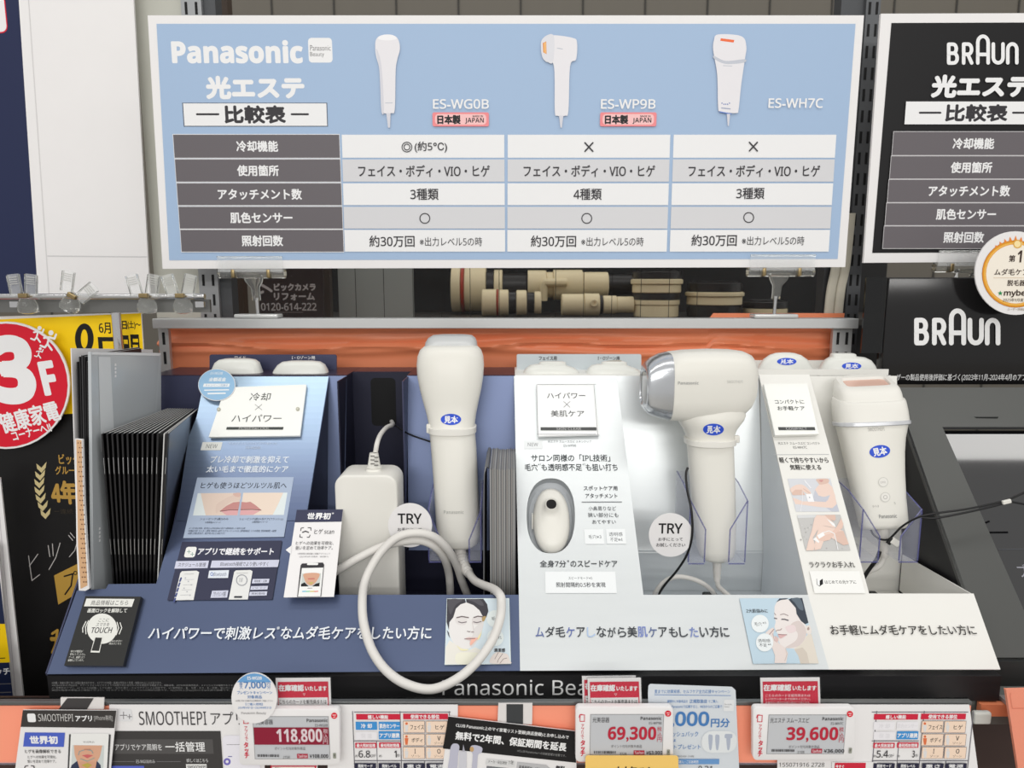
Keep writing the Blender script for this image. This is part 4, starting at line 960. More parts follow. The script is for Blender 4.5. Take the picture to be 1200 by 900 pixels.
q.line(Z_(540, 258, 580, 248, 630, 268), .8, ink(150, 136, 136)); q.line(Z_(470, 240, 485, 262), .7, ink(150, 136, 136)); q.line(Z_(556, 312, 590, 312, 630, 324), 1.3, ink(84, 80, 88)); q.line(Z_(470, 298, 496, 304), 1.2, ink(90, 86, 94))
q.line(Z_(488, 450, 505, 440, 540, 436, 554, 422), .8, ink(168, 148, 142)); q.poly(Z_(510, 486, 560, 488, 612, 492, 575, 520, 535, 534), ink(214, 176, 176), True); q.line(Z_(515, 488, 560, 494, 614, 493), .7, ink(140, 104, 106))
q.poly(Z_(470, 826, 476, 740, 440, 640, 455, 560, 400, 500, 365, 470, 410, 430, 455, 408, 470, 440, 450, 500, 500, 540, 520, 590, 600, 650, 628, 710, 606, 826), ink(225, 213, 208)); q.line(Z_(462, 430, 410, 490), 1.2, ink(176, 152, 148)); q.line(Z_(448, 480, 470, 560, 500, 580), .9, ink(196, 172, 168)); q.poly(Z_(476, 510, 510, 530, 512, 566, 480, 570), ink(214, 186, 182), True); q.line(Z_(600, 660, 616, 720, 590, 800), .8, ink(204, 190, 184))
q.text('2大肌悩みに', 874, 714.2, 899, 718.6, D2, bold=.01); q.disc(890, 731.4, 10.2, ink(230, 235, 236), 10.4); q.disc(895.4, 753.4, 10.2, ink(230, 235, 236), 10.6); q.text('毛穴', 883.4, 729.6, 892, 734, D2); q.text('※3', 893, 729.4, 897, 731.6, D2); q.text('透明感', 887.6, 749.3, 902, 753.2, D2); q.text('不足', 889, 754.6, 898, 758.6, D2); q.text('※4', 899, 754.6, 902.8, 756.8, D2)
q.build(fp_s)
# ---------------- print on the white section
q = Print(SL); D3 = ink(64, 62, 60)
q.line([(907, 533), (971, 532.6)], .6, ink(178, 180, 182)); q.text('光エステ スムースエピ コンパクト', 911.5, 518, 960.5, 521.2, ink(96, 96, 96)); q.text('ES-WH7C', 929.5, 523, 945.5, 525.8, ink(96, 96, 96))
q.text('軽くて持ちやすいから', 913, 536, 970.5, 542.6, D3, bold=.02, res=4); q.text('気軽に使える', 925.5, 544.6, 962, 550.8, D3, bold=.02, res=4)
Z_ = zoomed(915, 555, 9.48); S1, S2, S3 = ink(232, 208, 196), ink(218, 188, 174), ink(204, 170, 156)
q.poly(Z_(74, 58, 548, 54, 646, 424, 168, 424), ink(212, 214, 219)); q.poly(Z_(380, 180, 555, 130, 620, 330, 648, 424, 560, 420, 400, 310, 350, 300), ink(192, 195, 206))
q.poly(Z_(430, 120, 520, 100, 570, 150, 600, 240, 620, 340, 570, 386, 420, 372, 260, 350, 160, 340, 130, 270, 170, 280, 240, 310, 400, 312, 500, 316, 540, 250, 470, 262, 400, 240, 372, 190, 400, 150), S1); q.poly(Z_(380, 180, 420, 250, 480, 262, 545, 240, 520, 300, 400, 310, 360, 280), ink(196, 198, 208)); q.poly(Z_(395, 64, 520, 60, 525, 104, 440, 124, 410, 100), S2, True); q.poly(Z_(420, 76, 470, 74, 450, 96), ink(206, 150, 146), True)
q.poly(Z_(104, 170, 170, 128, 240, 126, 300, 170, 335, 220, 300, 230, 230, 190, 200, 190, 140, 240, 120, 220), S1, True); q.poly(Z_(120, 215, 160, 180, 230, 180, 270, 240, 130, 242), S2)
q.poly(Z_(276, 230, 345, 225, 372, 316, 300, 316), ink(240, 240, 242)); q.disc(948.5, 583.2, .9, ink(190, 190, 196)); q.line(Z_(236, 200, 240, 290, 218, 420), .5, ink(236, 236, 238)); q.line(Z_(262, 80, 330, 160), 1.3, ink(234, 234, 238)); q.line(Z_(250, 170, 325, 224), .5, S3)
q.poly(Z_(178, 462, 660, 458, 772, 856, 276, 860), ink(196, 195, 193)); q.poly(Z_(178, 462, 400, 462, 380, 490, 186, 496), ink(214, 215, 216))
for k_ in range(40):
    rx, ry = random.uniform(200, 740), random.uniform(510, 850); q.disc(915 + rx / 9.48, 555 + ry / 9.48, random.uniform(.5, 1.1), ink(*random.choice(((178, 176, 174), (206, 205, 203), (168, 166, 164)))), n=7) if rx < 200 + (ry - 462) * .25 + 120 or ry > 760 else None
q.poly(Z_(370, 500, 395, 464, 500, 470, 590, 560, 600, 610, 520, 590, 450, 580, 400, 640, 350, 720, 380, 800, 360, 856, 278, 858, 300, 760, 340, 640), S1); q.poly(Z_(480, 464, 600, 462, 608, 510, 590, 530, 530, 510), S2); q.poly(Z_(505, 505, 590, 560, 608, 600, 570, 580), ink(240, 240, 240))
q.poly(Z_(420, 600, 450, 580, 600, 612, 690, 640, 750, 780, 700, 800, 600, 740, 520, 700, 470, 760, 440, 840, 370, 856, 380, 720), S1); q.poly(Z_(590, 650, 690, 640, 750, 790, 690, 800, 600, 745), S2)
q.poly(Z_(665, 500, 690, 560, 680, 610, 590, 680, 540, 740, 470, 756, 400, 740, 390, 715, 470, 690, 550, 670, 620, 590), ink(226, 196, 182)); q.poly(Z_(400, 690, 465, 652, 486, 690, 440, 716, 420, 730), ink(242, 242, 242)); q.poly(Z_(352, 735, 385, 708, 425, 760, 415, 776), ink(242, 242, 242)); q.line(Z_(470, 660, 530, 640, 590, 670, 610, 750, 630, 850), .9, ink(238, 238, 238))
q.text('ラクラクお手入れ', 948, 658.6, 1001, 665.6, D3, bold=.012, res=4); q.rect(951, 670, 1010, 695, ink(240, 240, 237)); q.text('はじめての光ケアに', 966, 680.4, 1002.5, 684.6, D3, bold=.01)
q.poly([(956.5, 679), (960, 681), (960, 687.6), (957, 685.4)], ink(245, 245, 245)); q.poly([(960, 681), (963.6, 678.6), (964, 684.8), (960, 687.6)], BLACK); q.line([(956.5, 679), (957, 685.4), (960, 687.6)], .5, BLACK)
q.text('お手軽にムダ毛ケアをしたい方に', 972.5, 733, 1142.5, 744.4, ink(58, 56, 54), bold=.012, res=4)
q.build(fp_w)

# round blue sticker tag on the first plate
o = slab(SL.off(.0062), circle_px(254, 451, 21.8, 18.6), .0008, paper).build('round_tag'); tag(o, 'small round blue and white tag stuck to the corner of the cooling name plate', 'tag')
q = Print(SL.off(.0062)); q.disc(254, 451, 21.2, ink(150, 190, 222), 18); q.rect(238.5, 449.8, 269, 453.4, SW); q.text('全額返金', 245, 442.5, 265, 447, SW, bold=.03); q.text('キャンペーン実施中', 241, 450.4, 267, 453, ink(110, 150, 190)); q.text('ES-WG0B', 247, 436, 261, 439, SW); q.line([(240, 457.5), (268, 457)], 1.3, SW); q.line([(244, 461.5), (264, 461)], 1.6, SW); q.build(o)

# ================================================================ appliances, cords and cards standing on the display
from mathutils.bvhtree import BVHTree
def wrap(pr, body, lift=.0003):
    """lay a print on a curved body"""
    T = BVHTree.FromPolygons([v[:] for v in body.v], body.f); mb = pr.mb; out = []
    for v in mb.v:
        lay = (v - pr.p.o).dot(pr.p.n); d = (v - EYE).normalized()
        hit = T.ray_cast(EYE + d * .3, d)
        out.append(hit[0] - d * (lift + lay) if hit[0] is not None else v)
    mb.v = out
def oval_film(q, x, y, rx, ry, m, rot=0):
    """a small oval film fine enough to follow a curve"""
    h = q.up(); vs = []; fs = []; N = 32; K = 6; c, s = math.cos(rot), math.sin(rot)
    for k in range(K + 1):
        for j in range(N):
            a = 2 * math.pi * j / N; ex, ey = rx * k / K * math.cos(a), ry * k / K * math.sin(a)
            vs.append(q.p.at(*q.p.uv(x + ex * c - ey * s, y + ex * s + ey * c), h))
    for k in range(K):
        for j in range(N): fs.append((k * N + j, k * N + (j + 1) % N, (k + 1) * N + (j + 1) % N, (k + 1) * N + j))
    q.mb.add(vs, fs, m)
SAMPLE_BLUE = ink(48, 84, 206)
def sample_mark(body, plane, x, y, rx, ry, parent, rot=0.0):
    q = Print(plane.roll(-math.degrees(rot)), 1e-4); oval_film(q, x, y, rx, ry, SAMPLE_BLUE, rot); q.text('見本', x - rx * .68, y - ry * .66, x + rx * .68, y + ry * .66, LW, bold=.035, res=4)
    wrap(q, body); o = q.mb.build('sticker', parent, recalc=False); o['label'] = 'blue oval sample sticker'; return o
def px_loft(secs, m, n=36, tilt=0.0, b=None, caps=(True, True)):
    """rings seen at (y, x left, x right) with a distance, depth ratio and squareness each"""
    b = b or MB(); rings = []
    for y, xl_, xr_, Y, dr, e in secs:
        c = onY((xl_ + xr_) / 2, y, Y); rx = (xr_ - xl_) / 2 * mpp(c)
        rings.append(oval(c, (1, 0, 0), (0, math.cos(tilt), math.sin(tilt)), rx, rx * dr, e, n))
    b.loft(rings, m, caps); return b
ring_silver = mat('ring_silver', (205, 208, 212), .22, .85)

# ---- straight wand
t = thing('beauty_wand', 'white wand shaped appliance with a rounded head standing in the blue section', 'beauty appliance', onY(537, 645, .755))
def YW(y): return .755 + (645 - y) / 250 * .052
S = [(640, 528, 549, .02), (639, 520, 555, .0), (635, 515.5, 560, 0), (625, 512.3, 562, 0), (600, 510.5, 561.3, 0), (560, 508, 560, 0), (525, 505.3, 558.3, 0), (505, 503.6, 556.7, 0), (496, 502.6, 556.6, 0), (485, 500.2, 558, 0), (470, 496, 561, 0), (455, 492.2, 564.2, 0), (440, 489.4, 566.4, 0), (427, 488.6, 567.2, 0), (417, 489.6, 566.4, 0), (410, 492.4, 564, 0), (406, 497, 560, 0), (404.5, 504, 554, 0)]
wb_ = px_loft([(y, a, b, YW(y), .80 if y > 490 else .70, 2.5) for y, a, b, _ in S], device_white)
wb_.build('body', t, smooth=60)
px_loft([(410, 497, 560, YW(410) + .010, .62, 3), (401, 499, 559, YW(400) + .012, .62, 3), (396, 502, 557, YW(396) + .013, .6, 3), (393, 507, 553, YW(393) + .014, .55, 3), (392, 516, 546, YW(393) + .015, .45, 3)], mat('head_cap_grey', (196, 198, 198), .3, .1)).build('head_cap', t, smooth=50)
b = px_loft([(506, 502.6, 557.4, YW(503), .84, 2.5), (505.6, 501.6, 558.2, YW(503), .86, 2.5), (499, 501.2, 558.4, YW(499), .86, 2.5), (498.5, 502.2, 557.4, YW(499), .84, 2.5)], plastic_white, caps=(True, True))
p = onY(502.5, 502, YW(502) - .008); b.rbox(p, (.005, .006, .010), .001, plastic_white); b.build('cable_tie', t, smooth=40)
WPl = upright(.72, 530, 520); sample_mark(wb_, WPl, 528.5, 491.5, 12, 6.6, t)
q = Print(WPl, 1e-4); q.text('Panasonic', 520, 597.8, 543.5, 602.2, ink(186, 186, 180), f='b'); wrap(q, wb_); q.build(t, 'lettering')
b = MB(); k = mpp(onY(537, 660, .75)); ax = [onY(539, 638, .754), onY(540, 650, .75), onY(543.5, 662, .742), (onY(550, 673, .732))]
b.tube(ax, lambda u: (7.5 - 2.2 * u) * k, cord_white, 16)
for u in range(6):
    P_ = smooth_open(ax, 6); i = 6 + u * 2; p, d = P_[i], (P_[i + 1] - P_[i]).normalized()
    b.lathe(p, d, [(-.0011, .0066 - u * .0003), (-.0008, .0073 - u * .0003), (.0008, .0073 - u * .0003), (.0011, .0066 - u * .0003)], cord_white, 18)
b.build('strain_relief', t, smooth=40)
cord = [onY(549, 671, .733), onY(556, 680, .714), onY(566, 685.5, .693), onY(578, 690, .671), onY(586, 697.5, .650), onY(587.5, 708, .643), onY(586, 725, .628), onY(578, 748, .619), onY(562, 772, .607), onY(538, 794, .598), onY(507, 807.5, .596), onY(477, 802, .598), onY(453, 786, .604), onY(436, 762, .613), onY(426.5, 732, .627), onY(424.5, 706, .645), onY(427, 684, .668), onY(436, 663, .682), onY(450, 643, .690), onY(467, 629, .694), onY(488, 624.5, .697), onY(508, 629, .702), onY(524, 643, .712), onY(535, 662, .730), onY(541, 680, .745), onY(548, 698, .752), onY(549, 704, .752)]
MB().tube(cord, .0043, cord_white, 14, 8).build('cord', t, smooth=60)

# ---- power adapter
t = thing('power_adapter', 'white rounded power adapter with a cord on top, standing beside the wand', 'power adapter', onY(430, 700, .737))
AY = .715; a = onY(393, 600, AY); c = onY(466, 600, AY); zt_ = onY(430, 557, AY).z; zb_ = Z(-.3666)
ab = MB(); ab.rbox(((a.x + c.x) / 2, AY + .022, (zt_ + zb_) / 2), (c.x - a.x, .044, zt_ - zb_), .0015, plastic_white)
bm = bmesh.new(); bmesh.ops.create_cube(bm, size=1)
for v_ in bm.verts: v_.co = V((v_.co.x * (c.x - a.x), v_.co.y * .044, v_.co.z * (zt_ - zb_)))
bmesh.ops.bevel(bm, geom=[e for e in bm.edges if abs((e.verts[0].co - e.verts[1].co).normalized().y) > .9], offset=.0125, segments=6, profile=.5, affect='EDGES')
bmesh.ops.bevel(bm, geom=[e for e in bm.edges if e.calc_face_angle(0) > 1.2], offset=.0022, segments=3, profile=.5, affect='EDGES')
bm.verts.index_update(); ab = MB(); cc = V(((a.x + c.x) / 2, AY + .022, (zt_ + zb_) / 2)); ab.add([cc + v_.co for v_ in bm.verts], [[v_.index for v_ in f.verts] for f in bm.faces], plastic_white); bm.free()
ab.build('body', t, smooth=35)
q = Print(upright(AY), 1e-4); q.ring(427, 687, 8.2, .8, ink(206, 206, 200)); q.ring(427, 687, 5.2, .7, ink(206, 206, 200)); q.rect(426, 685, 428, 690, ink(206, 206, 200)); q.build(t, 'print')
b = MB(); p = onY(438, 556, AY + .02); xk = p.x
b.loft([oval(onY(438, 557, AY + .02), (1, 0, 0), (0, 1, 0), .0098, .0085, 3, 24), oval(onY(438.5, 548, AY + .021), (1, 0, 0), (0, 1, 0), .0076, .0072, 3, 24)], plastic_white)
b.lathe(onY(438.5, 548, AY + .021), (0, .05, 1), [(0, .0078), (.0004, .0082), (.0018, .0082), (.0022, .0068), (.016, .0046)], plastic_white, 22)
for k in range(3):
    for s_ in (-1, 1):
        pp = onY(438.8 + s_ * 2.2, 543.5 - k * 4.6 + (1.6 if s_ > 0 else 0), AY + .0146 + k * .0009); b.box(pp, (.0042, .002, .0006), ink(92, 90, 88))
b.build('strain_relief', t, smooth=40)
MB().tube([onY(440, 530, AY + .022), onY(442, 519, AY + .026), onY(446, 509, AY + .05), onY(453, 501, AY + .085), onY(460, 497.5, .825), onY(459, 494, .868)], .0026, cord_white, 10).build('power_cord', t, smooth=60)
MB().tube([onY(383, 675, .698), onY(398, 667, .693), onY(420, 654, .693), onY(447, 641, .700), onY(472, 634.5, .702), onY(493, 633.5, .705), onY(509, 640, .709), onY(520, 653, .722), onY(526, 672, .742), onY(528, 698, .752), onY(528, 704, .752)], .0043, cord_white, 14, 8).build('output_cord', t, smooth=60)
o = MB().tube([onY(459, 497, .850), onY(463, 498.5, .83), onY(480, 509, .80), onY(504, 517.5, YW(517) - .003)], .0010, cable_black, 8).build('security_wire', smooth=60); tag(o, 'thin black wire from the cable slot to the wand', 'security wire')

# ---- gun shaped appliance
t = thing('beauty_gun', 'white gun shaped appliance with a silver nose standing in the silver section', 'beauty appliance', onY(840, 655, .748))
GY = .775
def xloft(secs, m, b=None, n=36, caps=(True, True)):
    b = b or MB(); rings = []
    for x, yt, yb_, Y, ry, e in secs:
        p, r_ = onY(x, yt, Y), onY(x, yb_, Y); c = (p + r_) / 2; c = V((c.x, Y, c.z)); rings.append(oval(c, (0, 0, 1), (0, 1, 0), (p.z - r_.z) / 2, ry, e, n))
    b.loft(rings, m, caps); return b
gb = xloft([(781.5, 414.5, 489, GY - .006, .0310, 3.2), (783, 412.4, 490.6, GY - .006, .0330, 3.2), (800, 410.4, 491.5, GY - .004, .0335, 3.2), (830, 409.2, 492, GY - .001, .0335, 3.2), (855, 409.8, 490.5, GY + .001, .032, 3.2), (868, 411.4, 485, GY + .002, .030, 3.0), (876, 415, 478, GY + .003, .027, 2.8), (880.5, 421, 470, GY + .003, .022, 2.7), (882.5, 431, 460, GY + .003, .014, 2.5)], device_white)
def YG(y): return .748 + (655 - y) / 245 * .030
px_loft([(656, 832, 849, YG(656), .8, 2.4), (655, 825, 855, YG(655), .8, 2.4), (651, 820.5, 859, YG(651), .8, 2.4), (642, 817.3, 861, YG(642), .8, 2.4), (620, 814.3, 861.5, YG(620), .8, 2.4), (580, 810, 860.8, YG(580), .8, 2.4), (540, 807, 859.4, YG(540), .8, 2.4), (516, 805, 858.6, YG(516), .8, 2.4), (508, 803.4, 859.6, YG(508), .8, 2.4), (501, 800, 862.4, YG(501), .78, 2.5), (496, 796.5, 866, YG(496), .76, 2.5), (491, 793, 869.5, YG(491), .72, 2.6), (485, 790, 872, YG(485), .68, 2.7), (470, 790, 870, YG(474), .6, 3)], device_white, b=gb)
gb.build('body', t, smooth=60)
xloft([(783, 413, 490, GY - .006, .0322, 3.2), (781, 412.6, 490.4, GY - .006, .0326, 3.2), (772, 415, 488.4, GY - .009, .0312, 3.2), (763, 419.8, 485.4, GY - .012, .0292, 3.2), (757.5, 424.5, 482.5, GY - .014, .0272, 3.2), (754.6, 428.5, 479, GY - .015, .0252, 3.2), (753.8, 432, 476, GY - .015, .0225, 3.2), (757.5, 435, 473, GY - .0145, .021, 3.2)], ring_silver).build('nose_ring', t, smooth=55)
xloft([(755.2, 436, 472, GY - .0148, .0200, 4), (757.0, 436, 472, GY - .0145, .0200, 4)], mat('lamp_window', (70, 62, 60), .12, .2)).build('flash_window', t, smooth=30)
b = px_loft([(519.5, 803.5, 860, YG(518), .84, 2.4), (519, 802.6, 861, YG(518), .86, 2.4), (513, 802.2, 861.4, YG(513), .86, 2.4), (512.5, 803, 860.4, YG(513), .84, 2.4)], plastic_white); b.rbox(onY(863, 514.5, YG(514) - .006), (.006, .006, .008), .001, plastic_white); b.build('cable_tie', t, smooth=40)
GPl = upright(.71, 838, 480); sample_mark(gb, GPl, 836, 503.3, 12.2, 6.9, t)
q = Print(GPl, 1e-4); q.text('Panasonic', 794.5, 446.8, 818.8, 450.6, ink(168, 168, 166), f='b'); q.text('SMOOTHEPI', 852, 445.6, 870.5, 449, ink(200, 200, 196)); wrap(q, gb); q.build(t, 'lettering')
b = MB(); k = mpp(onY(840, 665, .748)); b.loft([oval(onY(840.3, y, .748), (1, 0, 0), (0, 1, 0), r * k, r * k, 2, 20) for y, r in ((654, 5.4), (664, 5), (666, 4.6), (668, 5), (670, 4.3), (672, 4.6), (674, 4), (676, 4.2), (681, 3.6))], cord_white); b.build('strain_relief', t, smooth=40)
MB().tube([onY(840.5, 678, .748), onY(842, 687, .746), onY(848, 693, .735), onY(856, 701, .725), onY(858, 712, .722)], .0028, cord_white, 12).build('cord', t, smooth=60)
MB().tube([onY(764, 706, .735), onY(769, 693, .735), onY(779, 681.5, .735), onY(792, 676, .735), onY(808, 677.5, .737), onY(824, 684, .74), onY(836, 695, .745), onY(840, 708, .748)], .0026, cord_white, 12).build('cord', t, smooth=60)
o = MB().tube([onY(806, 548, .742), onY(803.8, 556, .738), onY(805.5, 575, .722), onY(810.5, 600, .712), onY(811, 628, .711), onY(805, 650, .714), onY(793, 669, .722), onY(781, 683, .728), onY(773, 695, .735), onY(770, 706, .738)], .0013, cable_black, 8).build('security_wire', smooth=60); tag(o, 'black wire curving past the round badge below the gun shaped appliance', 'security wire')
o = MB().rbox(onY(832, 698, .752), (.016, .010, .006), .002, cable_black).build('wire_clamp'); tag(o, 'small black wire clamp on the tray floor below the gun shaped appliance', 'wire clamp')
o = MB().rbox(onY(1023, 698, .752), (.010, .010, .008), .002, cable_black).build('wire_clamp'); tag(o, 'small black wire clamp in the white tray below the compact appliance', 'wire clamp')

# ---- compact appliance
bot, tp = onY(1035.5, 619, .752), onY(1014.5, 447, .805)
ZL = (tp - bot).normalized(); XL_ = V((1, -.06, .13)); XL_ = (XL_ - ZL * XL_.dot(ZL)).normalized(); YL = ZL.cross(XL_); HH = (tp - bot).length
t = thing('compact_appliance', 'white compact appliance with a rectangular flash window standing in the white section', 'beauty appliance', bot)
k3 = mpp(onY(1025, 530, .775))
def ring3(f, w, d, e=3.0, tl=0.0, dx=0.0, dy=0.0):
    a = math.radians(tl); uy = YL * math.cos(a) + ZL * math.sin(a)
    return oval(bot + ZL * (f * HH) + XL_ * dx * k3 + YL * dy * k3, XL_, uy, w / 2 * k3, d / 2 * k3, e, 40)
cb = MB(); cb.loft([ring3(-.005, 40, 24), ring3(0, 47, 29), ring3(.02, 51, 32), ring3(.06, 52.5, 34), ring3(.2, 56, 38, 2.8, 0, -1), ring3(.36, 61, 42, 2.7, 0, -1.5), ring3(.50, 66, 46, 2.7, 2, -1.5), ring3(.60, 70.5, 49, 2.8, 5, -1), ring3(.68, 76, 52, 2.9, 8), ring3(.715, 78, 53, 3, 10)], device_white)
cb.build('body', t, smooth=60)
hb = MB(); hb.loft([ring3(.705, 80, 54.5, 3, 10), ring3(.73, 81, 55, 3, 11), ring3(.80, 80, 54, 3.2, 13), ring3(.865, 78, 52, 3.4, 17), ring3(.885, 75.5, 50, 3.6, 20), ring3(.888, 72.5, 47.5, 3.6, 21), ring3(.935, 71, 46, 4, 27), ring3(.975, 68, 43, 4.4, 32), ring3(1.0, 62, 38, 5, 35), ring3(1.0, 51, 25, 7, 35), ring3(.98, 50, 24, 7, 35)], plastic_white)
hb.build('head', t, smooth=45)
b = MB(); b.loft([ring3(.697, 80.5, 55, 3, 10), ring3(.702, 83, 57, 3, 10), ring3(.722, 83, 57, 3, 10), ring3(.727, 80.5, 55, 3, 10)], mat('rim_pearl', (208, 210, 214), .22, .25)); b.build('head_rim', t, smooth=40)
b = MB(); b.loft([ring3(.975, 49.4, 23.4, 7, 35), ring3(.983, 49.4, 23.4, 7, 35)], mat('window_peach', (226, 188, 172), .2, .1)); fw = b.build('flash_window', t, smooth=30); fw['label'] = 'peach tinted flash window'
CPl = Plane(bot - YL * .06, XL_, ZL); sample_mark(cb, CPl, 1031, 529, 12.2, 7.4, t, -.13)
q = Print(CPl, 1e-4); q.text('SMOOTHEPI', 1017, 500.5, 1036.5, 505, ink(176, 174, 170)); q.text('Panasonic', 1030, 602.5, 1051, 607.2, ink(150, 150, 148), f='b')
for x, y, r in ((1035, 565, 5.8), (1037.4, 582.6, 5.8)): oval_film(q, x, y, r, r, ink(206, 205, 198)); oval_film(q, x, y, r - .8, r - .8, ink(232, 230, 224))
q.text('LEVEL', 1031.6, 564, 1038.4, 566.2, ink(170, 168, 164)); q.ring(1037.4, 582.6, 2.4, .6, ink(180, 178, 172)); q.text('0-1-3', 1022.6, 592, 1029.6, 594.4, ink(160, 158, 154)); q.text('5', 1047.6, 588.4, 1049.4, 591, ink(160, 158, 154)); wrap(q, cb); q.build(t, 'print')
b = MB(); k = mpp(onY(1035, 640, .75)); b.loft([oval(onY(x, y, .752), (1, 0, 0), (0, 1, 0), r * k, r * k, 2, 20) for x, y, r in ((1034, 617, 7.4), (1034.4, 630, 7), (1034.8, 632, 5.6), (1035, 634, 5.9), (1035, 636, 5.2), (1035.2, 638, 5.6), (1035.4, 640, 5), (1035.6, 642, 5.4), (1035.8, 644, 4.8), (1036, 646, 5.2), (1036.2, 652, 4.4))], cord_white); b.build('strain_relief', t, smooth=40)
MB().tube([onY(1036, 648, .752), onY(1034.5, 657, .752), onY(1028, 665, .752), onY(1018, 670, .755), onY(1008, 680, .76), onY(1004, 700, .765)], .0030, cord_white, 12).build('cord', t, smooth=60)
t = thing('security_cable', 'black security cable with white tags stretching from the compact appliance across the screen stand', 'security cable', onY(1034, 650, .742))
k = .0011
MB().tube([onY(1020.5, 621, .741), onY(1024, 627, .737), onY(1032, 632, .735), onY(1041, 632, .737), onY(1048, 626, .735), onY(1057, 617, .728), onY(1072, 608, .718), onY(1090, 602.5, .712), onY(1130, 597, .710), onY(1160, 591, .712), onY(1180, 586, .714), onY(1192, 581, .716), onY(1225, 566, .72)], k, cable_black, 8).build('strand', t, smooth=60)
MB().tube([onY(1080, 606.5, .714), onY(1096, 607.2, .710), onY(1130, 601, .708), onY(1165, 593, .711), onY(1182, 588.5, .714), onY(1196, 590, .716), onY(1225, 596, .72)], k, cable_black, 8).build('strand', t, smooth=60)
MB().tube([onY(1031, 646, .742), onY(1027, 656, .742), onY(1016, 671, .746), onY(1006, 690, .75), onY(1000, 706, .752)], .0022, cable_black, 8).build('strap', t, smooth=60)
R = Matrix.Rotation(math.radians(35), 3, 'Y'); b = MB(); b.rbox(onY(1049, 635.5, .733), (.010, .003, .007), .0008, plastic_white, R); b.build('tag', t)
b = MB(); b.rbox(onY(1043, 634, .734), (.0045, .0035, .008), .0008, cable_black, R); b.build('tag_holder', t)
b = MB(); b.rbox(onY(1179.5, 588, .711), (.009, .003, .0042), .0008, plastic_white, Matrix.Rotation(math.radians(-14), 3, 'Y')); b.build('tag', t)

# ---- clear cradles
def cradle(xl_, xr_, yt, ym, yb_, Yw, Yf, lip, label):
    zb = onY(600, yb_, Yf).z; a = onY(xl_, yb_, Yf).x; c = onY(xr_, yb_, Yf).x; zt_ = onY(600, yt, Yf).z; zm = onY(600, ym, Yf).z
    t = thing('clear_cradle', label, 'cradle', ((a + c) / 2, Yw, zb), 'clear appliance cradles'); th = .0018; L = lip * mpp(onY(600, 600, Yf))
    zhi = zt_ + .014
    md = (a + c) / 2; b = MB(); b.span((a, Yf, zb - th), (md - .010, Yw, zb), clear); b.span((md + .010, Yf, zb - th), (c, Yw, zb), clear)
    for X, s in ((a, 1), (c, -1)):
        b.prism([V((X, Yw, zhi)), V((X, (Yw + Yf) / 2, zhi - .004)), V((X, Yf, zt_)), V((X, Yf, zb)), V((X, Yw, zb))], V((s * th, 0, 0)), clear)
        b.prism([V((X, Yf, zt_)), V((X + s * L, Yf, zm)), V((X + s * L, Yf, zb)), V((X, Yf, zb))], V((0, -th, 0)), clear)
    b.span((a, Yw, zb), (c, Yw + th, zhi), clear)
    b.build('tray', t)
    e = MB(); r = .0007
    for X, s in ((a, 1), (c, -1)):
        for p_, q_ in ((V((X, Yf, zt_)), V((X, (Yw + Yf) / 2, zhi - .004))), (V((X, (Yw + Yf) / 2, zhi - .004)), V((X, Yw, zhi))), (V((X, Yf - th, zt_)), V((X, Yf - th, zb))), (V((X, Yf - th, zt_)), V((X + s * L, Yf - th, zm))), (V((X + s * L, Yf - th, zm)), V((X + s * L, Yf - th, zb))), (V((X, Yf - th, zb - th)), V((X + s * L, Yf - th, zb - th)))): e.rod(p_, q_, r, clear_edge, 6)
    e.build('edging', t)
    return t
cradle(503, 564, 598, 632, 656, .788, .724, 14, 'clear plastic cradle holding the wand')
cradle(806, 872, 586, 620, 658, .790, .726, 19, 'clear plastic cradle holding the gun shaped appliance')
cradle(1006, 1074, 596, 628, 656, .790, .724, 22, 'clear plastic cradle holding the compact appliance')

# ---- round try badges
def try_badge(x, y, r, Y, label):
    P_ = upright(Y); o = slab(P_, circle_px(x, y, r), .0008, paper).build('try_badge'); tag(o, label, 'badge')
    q = Print(P_); q.text('TRY', x - 14.4, y - 13.8, x + 13.8, y - 1.8, BLACK, f='r', bold=.025, res=4); q.text('お手にとって', x - 14.6, y + 2.8, x + 14, y + 6.8, DK, bold=.01); q.text('お試しください', x - 17, y + 9.2, x + 17, y + 13.6, DK, bold=.01); q.build(o)
try_badge(480.5, 615.5, 25.8, .7141, 'round white try-it badge behind the looped white cord, beside the power adapter')
try_badge(786, 627, 25.6, .712, 'round white try-it badge beside the cradle of the gun shaped appliance')

